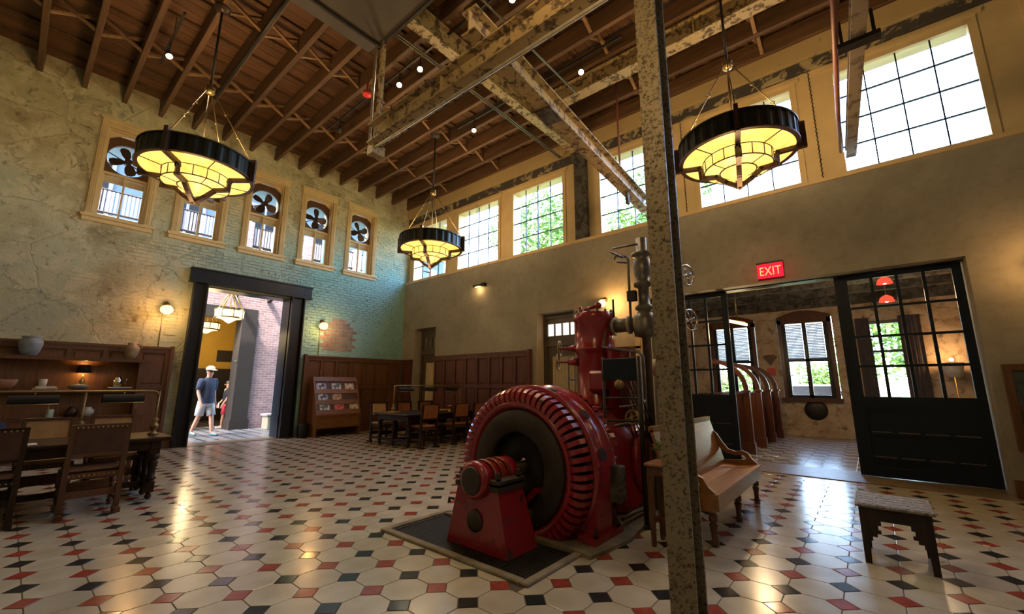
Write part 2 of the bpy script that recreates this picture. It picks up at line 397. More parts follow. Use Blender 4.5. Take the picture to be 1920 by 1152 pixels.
def copy_tree(o, loc=None, rz=None, label=None, parent=None):
    c = o.copy(); C.objects.link(c); ORG[c.name] = tuple(loc) if loc else (0, 0, 0)
    if parent: c.parent = parent
    if loc: c.location = loc
    if rz is not None: c.rotation_euler = (0, 0, rz)
    if label: c['label'] = label
    for ch in list(o.children): copy_tree(ch, parent=c)
    return c
def point(loc, energy, color, r=.05, parent=None, name='lamp_light'):
    l = bpy.data.lights.new(name, 'POINT'); l.energy = energy; l.color = color; l.shadow_soft_size = r
    o = bpy.data.objects.new(name, l); C.objects.link(o)
    po = ORG.get(parent.name, (0, 0, 0)) if parent else (0, 0, 0)
    o.location = (loc[0] - po[0], loc[1] - po[1], loc[2] - po[2])
    if parent: o.parent = parent
    return o
def arc(c, r, a0, a1, n, plane='xz', k=1.0):
    out = []
    for i in range(n + 1):
        a = a0 + (a1 - a0) * i / n; p, q = c[0] + r * math.cos(a), c[1] + r * k * math.sin(a)
        out.append((p, q))
    return out
def wallgrid(mb, u0, u1, z0, z1, holes, w0, w1, side):
    # slab with rectangular openings; side 'L' runs along y at x, 'R' runs along x at y
    us = sorted({u0, u1, *[min(max(h[i], u0), u1) for h in holes for i in (0, 1)]}); zs = sorted({z0, z1, *[min(max(h[i], z0), z1) for h in holes for i in (2, 3)]})
    for a, b in zip(us, us[1:]):
        run = None
        for c, d in zip(zs, zs[1:]):
            hit = any(h[0] < (a + b) / 2 < h[1] and h[2] < (c + d) / 2 < h[3] for h in holes)
            if not hit: run = (run[0], d) if run else (c, d)
            if (hit or d == zs[-1]) and run:
                if side == 'L': mb.box(w0, w1, a, b, *run)
                else: mb.box(a, b, w0, w1, *run)
                run = None

# ------------------------------------------------------------------ floor of octagons and dots
PT = .302; OX, OY = -2.405, 2.072
floor = MB().box(DL - .5, XB, YF, 8.0, -.30, -.004).build('floor', 'grout')
# the engine pit is a recess: split the slab around it
PX0, PX1, PY0, PY1 = -3.62, -2.0, 2.53, 3.17
fm = MB()
for a, b, c, d in ((DL - .5, PX0, YF, 8.62), (PX1, XB, YF, 8.62), (PX0, PX1, YF, PY0), (PX0, PX1, 3.75, 8.62)): fm.box(a, b, c, d, -.30, -.004)
old = floor.data; floor.data = fm.mesh('floor', 'grout'); bpy.data.meshes.remove(old)
tag(floor, 'pale cement tile floor of octagons with small red and black dots', kind='structure')
g = .0032; k_ = PT / 2 - g; e_ = PT / 2 / (1 + math.sqrt(2)); cc = k_ - (PT / 2 - e_) + g * .4
def octv(z, s_=1.0): return [(k_ * s_, -cc * s_, z), (k_ * s_, cc * s_, z), (cc * s_, k_ * s_, z), (-cc * s_, k_ * s_, z), (-k_ * s_, cc * s_, z), (-k_ * s_, -cc * s_, z), (-cc * s_, -k_ * s_, z), (cc * s_, -k_ * s_, z)]
dd = (PT / 2 - e_) - g * 1.4
def dotv(z, s_=1.0): return [(dd * s_, 0, z), (0, dd * s_, z), (-dd * s_, 0, z), (0, -dd * s_, z)]
def slab(fn, n): return fn(-.02) + fn(-.001) + fn(0, .985), [tuple(range(2 * n, 3 * n))] + [(i, (i + 1) % n, n + (i + 1) % n, n + i) for i in range(n)] + [(n + i, n + (i + 1) % n, 2 * n + (i + 1) % n, 2 * n + i) for i in range(n)]
ov, of = slab(octv, 8); dv, df = slab(dotv, 4)
om = MB().add(ov, of).mesh('octagon_tile', 'tile_cream'); drm = MB().add(dv, df).mesh('dot_tile', 'tile_red'); dbm = MB().add(dv, df).mesh('dot_tile', 'tile_black')
def inview(x, y):
    a = math.atan2(-x, y) - R(40.1); d = math.hypot(x, y); return abs(a) < R(57) and d * math.cos(a) > 1.6
CX0, CX1, CY0, CY1 = PX0 - .05, PX1 + .05, PY0 - .05, 3.80        # tiles are cut off at the pit edge
def on_pad(x, y, r_): return CX0 + r_ < x < CX1 - r_ and CY0 + r_ < y < CY1 - r_ or -3.45 < x < -1.95 and 3.3 < y < 5.15
def cut(x, y, r_):
    # the cutting edge for a tile that reaches over the pit: (axis, sign, limit)
    if x + r_ <= CX0 or x - r_ >= CX1 or y + r_ <= CY0 or y - r_ >= CY1: return None
    return max(((CX0 - x, 0, 1, CX0), (x - CX1, 0, -1, CX1), (CY0 - y, 1, 1, CY0), (y - CY1, 1, -1, CY1)))
def cut_tile(name, fn, n, x, y, c_, mat):
    poly = [(p[0] + x, p[1] + y) for p in fn(0)]; out = []; d_, ax, sg, lim = c_
    for i in range(n):
        p, q = poly[i], poly[(i + 1) % n]; a, b = (lim - p[ax]) * sg, (lim - q[ax]) * sg
        if a >= 0: out.append(p)
        if a * b < 0: t_ = a / (a - b); out.append((p[0] + (q[0] - p[0]) * t_, p[1] + (q[1] - p[1]) * t_))
    if len(out) > 2: MB().prism(out, 'z', -.02, 0).build(name, mat, floor)
octs = []; dots = []
for i in range(-34, 26):
    for j in range(-20, 22):
        x, y = OX + i * PT, OY + j * PT; red = (i + j) % 2 == 0
        if DL < x < XB and YF < y < 8.2 and not on_pad(x, y, dd):
            c_ = cut(x, y, dd)
            if c_: cut_tile('dot_tile', dotv, 4, x, y, c_, 'tile_red' if red else 'tile_black')
            else: dots.append((math.hypot(x, y) if inview(x, y) else 99 + math.hypot(x, y), x, y, red))
        x, y = x + PT / 2, y + PT / 2
        if DL < x < XB and YF < y < 8.2 and not on_pad(x, y, k_):
            c_ = cut(x, y, k_)
            if c_: cut_tile('octagon_tile', octv, 8, x, y, c_, 'tile_cream')
            else: octs.append((math.hypot(x, y) if inview(x, y) else 99 + math.hypot(x, y), x, y))
octs.sort(); dots.sort()
for d, x, y in octs[:276]: inst('octagon_tile', om, (x, y, 0), floor)
for d, x, y, red in dots[:282]: inst('dot_tile', drm if red else dbm, (x, y, 0), floor)
mo, mr, mk = MB(), MB(), MB()
for d, x, y in octs[276:]: mo.add([(a + x, b + y, c) for a, b, c in ov], of)
for d, x, y, red in dots[282:]: (mr if red else mk).add([(a + x, b + y, c) for a, b, c in dv], df)
mo.build('octagon_tiles', 'tile_cream', floor, kind='stuff'); mr.build('red_dot_tiles', 'tile_red', floor, kind='stuff'); mk.build('black_dot_tiles', 'tile_black', floor, kind='stuff')

# ------------------------------------------------------------------ ceiling: joists, struts, battens and deck boards
ceil = MB().box(DL - .5, XB + .4, YF - .4, 9.0, 7.85, 8.05).build('ceiling', 'dark_wall')
tag(ceil, 'dark timber ceiling of joists, cross struts and boards', kind='structure')
jl = XB - DL + .4
jm = MB().cham(-jl / 2, jl / 2, -.042, .042, 0, .36, .008).mesh('joist', 'joist_wood')
JY = [.164 + .6205 * k for k in range(-6, 14)]
for y in JY: inst('joist', jm, ((DL - .2 + XB + .2) / 2, y, JZ), ceil)
bm_ = MB().box(-.035, .035, (YF - 8.4) / 2, (8.4 - YF) / 2, 0, .05).mesh('batten', 'joist_wood')
for k in range(24):
    x = DL + .35 + .69 * k
    if x < XB: inst('batten', bm_, (x, (8.4 + YF) / 2, JZ + .362), ceil)
wb = .225
dm = MB().box(-wb / 2 + .004, wb / 2 - .004, (YF - 8.4) / 2, (8.4 - YF) / 2, 0, .03).mesh('deck_board', 'deck_wood')
x = DL + wb / 2
while x < XB: inst('deck_board', dm, (x, (8.4 + YF) / 2, JZ + .414 + random.uniform(-.003, .003)), ceil); x += wb
sp = .6205 - .084
sm1 = MB().bar((-.03, -sp / 2, .04), (-.03, sp / 2, .32), .055, .035).mesh('cross_strut', 'strut_wood')
sm2 = MB().bar((.03, -sp / 2, .32), (.03, sp / 2, .04), .055, .035).mesh('cross_strut', 'strut_wood')
for x in (-9.65, -7.45, -5.25, -3.05, -.85, 1.35):
    for y in JY[:-1]:
        inst('cross_strut', sm1, (x, y + .310, JZ), ceil); inst('cross_strut', sm2, (x, y + .310, JZ), ceil)

# ------------------------------------------------------------------ left wall of painted brick
WC = [1.03 + 1.385 * k for k in range(5)]           # window centres
holes = [(c - .39, c + .39, 4.78, 6.74) for c in WC] + [(2.72, 4.66, -.1, 3.64)]
mb = MB(); wallgrid(mb, YF - .4, 8.9, -.3, 7.85, holes, DL - .5, DL, 'L')
wall_left = mb.build('wall_left', 'old_plaster'); tag(wall_left, 'old brick wall in faded cream paint with peeling plaster and skylight painted in as turquoise', kind='structure')
# bricks standing proud where the plaster has gone
BW, BH = .225, .078
def brickmesh(w_, h_, mat, name='brick'):
    a, b, t_ = w_ / 2 - .006, h_ / 2 - .005, .012
    return MB().add([(-.01, -a, -b), (-.01, a, -b), (-.01, a, b), (-.01, -a, b), (t_, -a + .005, -b + .005), (t_, a - .005, -b + .005), (t_, a - .005, b - .005), (t_, -a + .005, b - .005)],
                    [(4, 5, 6, 7), (0, 1, 5, 4), (1, 2, 6, 5), (2, 3, 7, 6), (3, 0, 4, 7)]).mesh(name, mat)
bk = brickmesh(BW, BH, 'old_plaster'); bks = brickmesh(.078, .225, 'old_plaster'); bkr = brickmesh(BW, BH * 1.35, 'brick_red')
def blocked(y, z):
    if 2.2 < y < 5.12 and z < 4.02: return True
    if z < 2.24: return True
    return any(c - .64 < y < c + .64 and 4.55 < z < 6.98 for c in WC)
cand = []
from mathutils import noise as mn
row = 0; z = 2.3
redc = (6.02, 2.78)
while z < 7.3:
    y = -3.0 + (row % 2) * BW / 2
    while y < 8.15:
        if not blocked(y, z) and not (abs(y - redc[0]) < .60 and abs(z - redc[1]) < .56):
            n_ = mn.noise(Vector((y * .55, z * .55, 3.1))) + .35 * mn.noise(Vector((y * 1.7, z * 1.7, 9.2)))
            lim = .05 if y > 2.1 else .42
            if y > 5.2 and z < 5.4: lim = -.35
            if 4.0 < z < 4.6 and 2.2 < y < 5.6: lim = -.6
            if n_ > lim: cand.append((abs(y - 5.4) + abs(z - 3.9), y, z))
        y += BW
    z += BH; row += 1
cand.sort()
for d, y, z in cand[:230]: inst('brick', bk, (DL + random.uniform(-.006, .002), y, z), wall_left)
mbk = MB(); a, b = BW / 2 - .006, BH / 2 - .005
for d, y, z in cand[230:]:
    x = DL + random.uniform(-.006, .002); t_ = x + .012
    mbk.add([(x - .01, y - a, z - b), (x - .01, y + a, z - b), (x - .01, y + a, z + b), (x - .01, y - a, z + b), (t_, y - a + .005, z - b + .005), (t_, y + a - .005, z - b + .005), (t_, y + a - .005, z + b - .005), (t_, y - a + .005, z + b - .005)],
            [(4, 5, 6, 7), (0, 1, 5, 4), (1, 2, 6, 5), (2, 3, 7, 6), (3, 0, 4, 7)])
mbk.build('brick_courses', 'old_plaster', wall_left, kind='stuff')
for k in range(34):          # soldier course over the doorway
    y = 2.36 + k * .081
    inst('brick', bks, (DL + random.uniform(-.004, .003), y, 4.10 + .05 * math.sin((y - 2.36) / 2.7 * PI)), wall_left)
for r_ in range(9):          # patch of bare red bricks
    zz = 2.36 + r_ * BH * 1.36; hw = .52 * math.sqrt(max(.1, 1 - ((r_ - 3.2) / 5.6) ** 2))
    y = redc[0] - .52 + (r_ % 2) * BW / 2
    while y < redc[0] + .5:
        if abs(y - redc[0] - .05) < hw: inst('brick', bkr, (DL + random.uniform(-.008, -.002), y, zz), wall_left)
        y += BW
# ------------------------------------------------------------------ long right wall with clerestory
DOORS = [(-11.14, -10.05, 3.15), (-6.2, -5.08, 3.13)]
OPX0, OPX1, OPZ = -3.35, 1.22, 3.13
mb = MB(); wallgrid(mb, DL - .5, XB + .4, -.3, 4.76, [(a, b, -.01, c) for a, b, c in DOORS] + [(OPX0, OPX1, -.31, OPZ)], DR, DR + .55, 'R')
wall_right = mb.build('wall_right', 'grey_plaster'); tag(wall_right, 'long grey-beige plastered wall under the high windows', kind='structure')
UW = [(-11.50, -9.80), (-9.30, -7.57), (-7.07, -5.38), (-4.39, -2.69), (-2.18, -.47), (.09, 1.76), (2.30, 3.97)]
WZ0, WZ1 = 4.80, 6.66
mb = MB(); wallgrid(mb, DL - .5, XB + .4, 4.762, 7.85, [(a - .03, b + .03, WZ0 - .02, WZ1 + .03) for a, b in UW], DR + .12, DR + .5, 'R')
up = mb.build('wall_right_clerestory', 'cream_paint'); tag(up, 'cream painted upper wall between the tall clerestory windows', kind='structure')
t1 = MB().box(DL, XB, DR - .03, DR + .12, 4.70, 4.765).build('trim_1', 'cream_paint'); tag(t1, 'cream sill running along the top of the plastered wall', kind='structure')
t2 = MB().box(DL, XB, DR + .02, DR + .118, 6.86, 7.04).build('trim_2', 'peeling_strip'); tag(t2, 'dark peeling rail above the high windows', kind='structure')
t3 = MB().box(DL, XB, DR - .05, DR + .118, 7.05, JZ - .004).build('trim_3', 'plate_paint'); tag(t3, 'cream wall plate under the joist ends', kind='structure')
pil = MB().box(-4.99, -4.68, DR - .02, DR + .118, 4.768, 6.85); pil.box(-5.03, -4.64, DR - .08, DR + .019, 6.80, 7.049)
pil.thing('pilaster', 'dark_old', 'dark peeling pilaster between the two green windows', 'pilaster')
for n, (a, b) in enumerate(UW):
    y0, y1 = DR + .10, DR + .24
    f = MB()
    fw_ = .09
    f.box(a - .06, a + .035, y0, y1, WZ0 - .02, WZ1 + .08); f.box(b - .035, b + .06, y0, y1, WZ0 - .02, WZ1 + .08)
    f.box(a + .035, b - .035, y0, y1, WZ1 - .03, WZ1 + .08); f.box(a + .035, b - .035, y0, y1, WZ0 - .02, WZ0 + .03)
    f.box(a - .12, b + .12, y0 - .02, y0, WZ1 + .08, WZ1 + .14)
    wo_ = f.build('window_%d' % (n + 1), 'cream_paint'); tag(wo_, 'cream framed clerestory window with small panes', kind='structure')
    x0, x1, z0, z1 = a + .035, b - .035, WZ0 + .03, WZ1 - .03
    for k in range(1, 4):
        x = x0 + (x1 - x0) * k / 4; MB().box(x - .009, x + .009, DR + .15, DR + .18, z0, z1).build('muntin', 'iron', wo_)
        z = z0 + (z1 - z0) * k / 4; MB().box(x0, x1, DR + .146, DR + .184, z - .009, z + .009).build('muntin', 'iron', wo_)
    pm = None
    for i in range(4):
        for j in range(4):
            xa, xb = x0 + (x1 - x0) * i / 4, x0 + (x1 - x0) * (i + 1) / 4; za, zb = z0 + (z1 - z0) * j / 4, z0 + (z1 - z0) * (j + 1) / 4
            if pm is None: w2, h2 = (xb - xa) / 2, (zb - za) / 2; pm = MB().add([(-w2, 0, -h2), (w2, 0, -h2), (w2, 0, h2), (-w2, 0, h2)], [(0, 1, 2, 3)]).mesh('pane', 'glass')
            inst('pane', pm, ((xa + xb) / 2, DR + .165, (za + zb) / 2), wo_)
# hanging sash chains on the piers
for i, x in enumerate((-8.46, -2.43, -.20)):
    m_ = MB(); z = 6.84
    while z > 4.80: m_.tube([(x - .012, DR + .10, z), (x, DR + .095, z - .028), (x + .012, DR + .10, z - .056)], .006, 5); m_.tube([(x, DR + .086, z - .05), (x, DR + .106, z - .082)], .006, 5); z -= .082
    m_.thing('sash_chain', 'iron', ['thin dark chain hanging on the cream pier behind the small far chandelier', 'thin dark chain hanging beside the left edge of the nearest chandelier', 'thin dark chain on the pier between the two brightest windows'][i], 'chain')
# ------------------------------------------------------------------ walls behind the camera
MBb = MB(); wallgrid(MBb, YF - .4, 8.9, -.3, 7.85, [], XB, XB + .4, 'L'); tag(MBb.build('wall_back', 'grey_plaster'), 'plastered wall behind the viewer', kind='structure')
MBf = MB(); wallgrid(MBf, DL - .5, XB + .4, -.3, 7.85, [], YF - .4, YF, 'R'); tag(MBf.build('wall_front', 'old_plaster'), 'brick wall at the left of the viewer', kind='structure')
# ------------------------------------------------------------------ left wall windows and their fans
for n, c in enumerate(WC):
    x0 = DL - .012; f = MB()
    for s_ in (-1, 1):
        a = c + s_ * .39; b = c + s_ * .515
        f.box(x0, DL + .035, min(a, b), max(a, b), 4.755, 6.90)
        for q in (.42, .45, .48): yy = c + s_ * q; f.box(DL + .035, DL + .048, yy - .009, yy + .009, 4.80, 6.74)
        f.box(DL - .24, DL - .012, min(c + s_ * .39, c + s_ * .36), max(c + s_ * .39, c + s_ * .36), 4.78, 6.74)
    f.box(x0, DL + .035, c - .39, c + .39, 6.74, 6.90); f.box(x0, DL + .06, c - .545, c + .545, 6.90, 6.945)
    for q in (6.775, 6.81, 6.845): f.box(DL + .035, DL + .048, c - .39, c + .39, q - .009, q + .009)
    f.box(DL - .24, DL - .012, c - .36, c + .36, 6.71, 6.74)
    wn_ = f.build('window_%d' % (n + 8), 'cream_paint'); tag(wn_, 'cream trimmed sash window with a round fan opening', kind='structure')
    MB().box(DL - .24, DL + .10, c - .575, c + .575, 4.70, 4.754).box(DL - .0, DL + .05, c - .545, c + .545, 4.62, 4.70).build('window_sill', 'cream_paint', wn_)
    # brown arched panel with the round hole
    N = 32; vs = []; fs = []; cz = 6.16; rr = .345
    outer = []
    for k in range(N):
        a = 2 * PI * k / N; dy, dz = math.cos(a), math.sin(a)
        tt = min(.36 / abs(dy) if abs(dy) > 1e-6 else 9, (.50 if dz > 0 else .37) / abs(dz) if abs(dz) > 1e-6 else 9)
        yy, zz = dy * tt, dz * tt
        if dz > 0: zz = min(zz, .55 - .16 * (yy / .36) ** 2)
        outer.append((c + yy, cz + zz))
    for X in (DL - .20, DL - .14):
        vs += [(X, p, q) for p, q in outer] + [(X, c + rr * math.cos(2 * PI * k / N), cz + rr * math.sin(2 * PI * k / N)) for k in range(N)]
    for k in range(N):
        q = (k + 1) % N
        fs += [(k, q, N + q, N + k), (2 * N + k, 2 * N + q, 3 * N + q, 3 * N + k), (N + k, N + q, 3 * N + q, 3 * N + k), (k, q, 2 * N + q, 2 * N + k)]
    MB().add(vs, fs).build('arched_panel', 'arch_brown', wn_)
    sp_ = MB().box(DL - .20, DL - .12, c - .36, c - .33, 6.55, 6.71); 
    # arched head filling the corners in cream
    top = [(c - .36, 6.71)] + [(c + y_, 6.71 - .16 * (y_ / .36) ** 2) for y_ in [-.36 + .09 * i for i in range(9)]] + [(c + .36, 6.711)]
    MB().prism(top, 'x', DL - .135, DL - .10).build('arched_head', 'cream_paint', wn_)
    s_ = MB()
    s_.box(DL - .20, DL - .12, c - .36, c + .36, 5.745, 5.80); s_.box(DL - .19, DL - .13, c - .36, c - .325, 4.80, 5.745); s_.box(DL - .19, DL - .13, c + .325, c + .36, 4.80, 5.745)
    s_.box(DL - .19, DL - .13, c - .325, c + .325, 4.785, 4.84); s_.box(DL - .185, DL - .135, c - .016, c + .016, 4.84, 5.745)
    s_.build('sash', 'cream_paint', wn_)
    MB().box(DL - .235, DL - .205, c - .36, c + .36, 5.60, 5.745).build('roller_blind', 'curtain', wn_)
    for a, b in ((-.325, -.016), (.016, .325)): MB().add([(DL - .16, c + a, 4.84), (DL - .16, c + b, 4.84), (DL - .16, c + b, 5.745), (DL - .16, c + a, 5.745)], [(0, 1, 2, 3)]).build('pane', 'glass', wn_)
    # exhaust fan: four paddle blades, motor hub and brace bars
    wh = ['left of all, beyond the largest chandelier', 'half hidden by the largest chandelier', 'directly over the black doorway', 'second from the corner', 'nearest the corner']
    fan = empty('exhaust_fan', (DL - .25, c, cz - .345), 'dark four-bladed fan in the round window opening, ' + wh[n], 'fan', 'exhaust fans in the upper windows')
    MB().tube([(DL - .30, c, cz), (DL - .13, c, cz)], .062, 14).tube([(DL - .14, c, cz), (DL - .10, c, cz)], .038, 12).build('motor', 'bronze', fan)
    MB().tube([(DL - .26, c - .32, cz + .13), (DL - .26, c + .32, cz - .13)], .013, 6).tube([(DL - .26, c - .30, cz - .17), (DL - .26, c, cz)], .011, 6).build('brace', 'bronze', fan)
    ph = .35 + n * .42
    for k in range(4):
        a = ph + k * PI / 2; ca, sa = math.cos(a), math.sin(a)
        pts = [(.05, -.03), (.12, -.085), (.22, -.105), (.29, -.085), (.315, -.02), (.30, .05), (.24, .085), (.14, .07), (.05, .03)]
        v = []
        for X, tw in ((0, 0), (.006, 0)):
            for p, q in pts: v.append((DL - .20 + X + q * .35, c + p * ca - q * sa, cz + p * sa + q * ca))
        m = len(pts)
        MB().add(v, [tuple(range(m)), tuple(range(m, 2 * m))] + [(i, (i + 1) % m, m + (i + 1) % m, m + i) for i in range(m)]).build('blade', 'bronze', fan)

# ------------------------------------------------------------------ black steel doorway in the left wall
df_ = empty('trim_4', (DL, 3.68, 0)); tag(df_, 'black riveted steel frame around the tall doorway', kind='structure')
h_ = MB().box(DL - .02, DL + .12, 2.37, 5.14, 3.71, 3.99); h_.box(DL - .02, DL + .16, 2.36, 5.15, 3.99, 4.02); h_.box(DL - .02, DL + .16, 2.36, 5.15, 3.68, 3.71)
hd = h_.build('header', 'black_steel', df_)
for a, b in ((2.46, 2.74), (4.64, 4.98)):
    p_ = MB().box(DL - .02, DL + .04, a, b, 0, 3.68); p_.box(DL - .3, DL + .14, a, a + .03, 0, 3.68); p_.box(DL - .3, DL + .14, b - .03, b, 0, 3.68); p_.build('post', 'black_steel', df_)
MB().box(DL - .5, DL - .02, 2.72, 2.745, 0, 3.66).box(DL - .5, DL - .02, 4.635, 4.66, 0, 3.66).box(DL - .5, DL - .02, 2.74, 4.64, 3.62, 3.66).build('lining', 'black_steel', df_)
rv = MB().sphere((0, 0, 0), .014, 8, 4).mesh('rivet', 'black_steel')
for y in (2.45, 2.55, 4.94, 5.05, 3.5, 4.2):
    for z in (3.78, 3.92): inst('rivet', rv, (DL + .121, y, z), hd)

# ------------------------------------------------------------------ panelled wainscot
def wains(idx, side, u0, u1, z1, cols, mat, label, t0=.03, ends=(0, 0), rows=(.10, .62, 1.0)):
    F = (lambda u, w_, z: (DL + w_, u, z)) if side == 'L' else (lambda u, w_, z: (u, DR - w_, z))
    def bx(m, a, b, w0, w1, za, zb):
        p, q = F(a, w0, za), F(b, w1, zb); m.box(p[0], q[0], p[1], q[1], p[2], q[2])
    m = MB(); bx(m, u0, u1, 0, t0, 0, z1)
    bx(m, u0 - .01, u1 + .01, 0, t0 + .05, z1, z1 + .05); bx(m, u0, u1, t0, t0 + .035, 0, .16)
    st = .075; zs = [.16 + (z1 - .16) * r_ for r_ in (0, .58)] + [z1]
    cw = (u1 - u0) / cols
    for k in range(cols + 1):
        uu = min(max(u0 + cw * k, u0 + st / 2), u1 - st / 2); bx(m, uu - st / 2, uu + st / 2, t0, t0 + .032, .16, z1)
    for z in (.20, zs[1], z1 - .04): bx(m, u0, u1, t0, t0 + .0325, z - .045, z + .045)
    if ends[0]: bx(m, u0 - .06, u0, 0, t0 + .08, 0, z1 + .07)
    if ends[1]: bx(m, u1, u1 + .06, 0, t0 + .08, 0, z1 + .07)
    tr_ = m.build('trim_%d' % idx, mat); tag(tr_, label, kind='structure')
    for k in range(cols):
        a, b = u0 + cw * k + st / 2 + .03, u0 + cw * (k + 1) - st / 2 - .03
        for za, zb in ((.245 + .03, zs[1] - .045 - .03), (zs[1] + .045 + .03, z1 - .085 - .03)):
            pm = MB(); e = .02; P = [F(a, t0, za), F(b, t0, za), F(b, t0, zb), F(a, t0, zb), F(a + e, t0 + .012, za + e), F(b - e, t0 + .012, za + e), F(b - e, t0 + .012, zb - e), F(a + e, t0 + .012, zb - e)]
            pm.add(P, [(4, 5, 6, 7), (0, 1, 5, 4), (1, 2, 6, 5), (2, 3, 7, 6), (3, 0, 4, 7)]); pm.build('panel', mat, tr_)
wains(5, 'L', -3.4, 2.22, 2.10, 11, 'wainscot', 'dark oak panelling behind the long shelves', ends=(0, 1))
wains(6, 'L', 5.18, 8.24, 2.10, 7, 'wainscot', 'dark oak panelling behind the magazine rack up to the corner', ends=(1, 0))
wains(7, 'R', -11.62, -11.16, 2.10, 1, 'wainscot_red', 'narrow strip of dark panelling in the corner')
wains(8, 'R', -10.02, -6.40, 2.16, 8, 'wainscot_red', 'reddish oak panelling between the two tall doors', ends=(0, 1))
wains(9, 'R', -5.0, -3.5, 2.10, 3, 'wainscot_red', 'oak panelling behind the red engine')
MB().box(1.24, XB, DR - .04, DR, 0, .20).build('baseboard_right', 'wainscot', kind='structure')['label'] = 'brown baseboard right of the sliding doors'
MB().box(DL, DL + .04, 2.30, 2.455, 0, .24).build('baseboard_left', 'wainscot', kind='structure')['label'] = 'brown baseboard beside the black doorway'
# two tall doors with transoms in deep plaster recesses
for n, (a, b, zt) in enumerate(DOORS):
    y = DR + .28; d = MB()
    MB().box(a, a + .02, DR + .005, DR + .5, 0, zt).box(b - .02, b, DR + .005, DR + .5, 0, zt).box(a, b, DR + .005, DR + .5, zt - .02, zt).build('trim_%d' % (14 + n), 'jamb_plaster', kind='structure')['label'] = 'plaster reveal around a tall door'
    d.box(a + .02, a + .12, y, y + .12, 0, zt - .02); d.box(b - .12, b - .02, y, y + .12, 0, zt - .02); d.box(a + .12, b - .12, y, y + .12, zt - .14, zt - .02); d.box(a + .12, b - .12, y, y + .12, 2.30, 2.44)
    dr = d.build('door_%d' % (n + 1), 'door_brown'); tag(dr, ['tall brown door with transom near the corner', 'tall brown door with a lit transom behind the engine'][n], kind='structure')
    MB().box(a + .12, b - .12, y + .03, y + .08, 2.44, 2.56).box(a + .12, b - .12, y + .03, y + .08, 2.86, zt - .14).build('transom_rail', 'door_brown', dr)
    w4 = (b - a - .24) / 4
    for k in range(4):
        xa = a + .12 + w4 * k
        MB().box(xa - .015, xa + .015, y + .02, y + .07, 2.56, 2.86).build('transom_bar', 'door_brown', dr)
        MB().box(xa + .02, xa + w4 - .02, y + .05, y + .056, 2.56, 2.86).build('transom_pane', 'lit_pane' if n else 'stone_grey', dr)
    lf = MB().box(a + .12, a + .24, y + .04, y + .09, .0, 2.30).box(b - .24, b - .12, y + .04, y + .09, 0, 2.30).box(a + .24, b - .24, y + .04, y + .09, 2.05, 2.30).box(a + .24, b - .24, y + .04, y + .09, 0, .25).build('leaf', 'door_brown', dr)
    bd = 7; wd = (b - a - .48) / bd
    for k in range(bd): MB().cham(a + .24 + wd * k + .003, a + .24 + wd * (k + 1) - .003, y + .055, y + .075, .25, 2.05, .006).build('board', 'curtain', lf)
    MB().box(a - .3, b + .3, DR + .5, DR + .55, 0, zt + .3).build('backing', 'dark_wall', dr)
# cream boarded shutter leaning between the panelling and the sliding doors, behind the engine
sh = MB().box(-3.44, -3.36, DR - .03, DR - .005, 0, 2.4); 
sh_ = empty('board_shutter', (-3.43, DR - .07, 0), 'tall cream boarded shutter on the wall behind the engine pipes', 'shutter')
for k in range(3): MB().cham(-3.60 + k * .115, -3.49 + k * .115, DR - .08, DR - .052, 0, 2.42, .005).build('board', 'curtain', sh_)
for z in (.3, 1.9): MB().box(-3.6, -3.26, DR - .052, DR - .002, z, z + .12).build('ledger', 'curtain', sh_)

# ------------------------------------------------------------------ sliding doors and the wide opening
def slider(n, x0, x1, label):
    y0, y1 = DR + .30, DR + .36; zt = 3.11; r_ = empty('door_%d' % n, ((x0 + x1) / 2, y0, 0)); tag(r_, label, kind='structure')
    m = MB().box(x0, x0 + .17, y0, y1, .02, zt).box(x1 - .10, x1, y0, y1, .02, zt).box(x0 + .17, x1 - .10, y0, y1, zt - .07, zt).box(x0 + .17, x1 - .10, y0, y1, 1.02, 1.19)
    m.box(x0 + .17, x1 - .10, y0, y1, .02, .16); m.build('frame', 'navy_door', r_)
    MB().box(x0 + .17, x1 - .10, y0 + .02, y1 - .02, .16, 1.02).build('lower_panel', 'navy_door', r_)
    MB().box(x0 + .17, x1 - .10, y0 + .002, y0 + .02, .26, .30).box(x0 + .17, x1 - .10, y0 + .002, y0 + .02, .62, .66).build('panel_rail', 'navy_door', r_)
    for z in (.302, .662):
        for k in range(4):
            w5 = (x1 - x0 - .27) / 4; MB().box(x0 + .20 + w5 * k, x0 + .14 + w5 * (k + 1), y0 + .004, y0 + .018, z, z + .012).build('moulding', 'pipe_grey', r_)
    xa, xb, za, zb = x0 + .17, x1 - .10, 1.19, zt - .07
    for k in range(1, 4):
        x = xa + (xb - xa) * k / 4; z = za + (zb - za) * k / 4
        MB().box(x - .02, x + .02, y0 + .005, y1 - .005, za, zb).build('muntin', 'navy_door', r_); MB().box(xa, xb, y0 + .007, y1 - .007, z - .018, z + .018).build('muntin', 'navy_door', r_)
    for i in range(4):
        for j in range(4):
            w5, h5 = (xb - xa) / 4, (zb - za) / 4; X, Z = xa + w5 * i, za + h5 * j
            MB().add([(X, y0 + .03, Z), (X + w5, y0 + .03, Z), (X + w5, y0 + .03, Z + h5), (X, y0 + .03, Z + h5)], [(0, 1, 2, 3)]).build('pane', 'glass', r_)
slider(3, -.26, 1.20, 'dark blue sliding door with sixteen panes right of the opening')
slider(4, -3.34, -1.90, 'dark blue sliding door behind the steel post')
MB().box(OPX0, OPX1, DR + .22, DR + .40, 3.112, 3.128).build('trim_16', 'black_steel', kind='structure')['label'] = 'dark track above the sliding doors'
MB().box(OPX0, OPX1, 7.98, DR + .62, -.02, .012).build('trim_17', 'threshold', kind='structure')['label'] = 'worn stone threshold under the sliding doors'

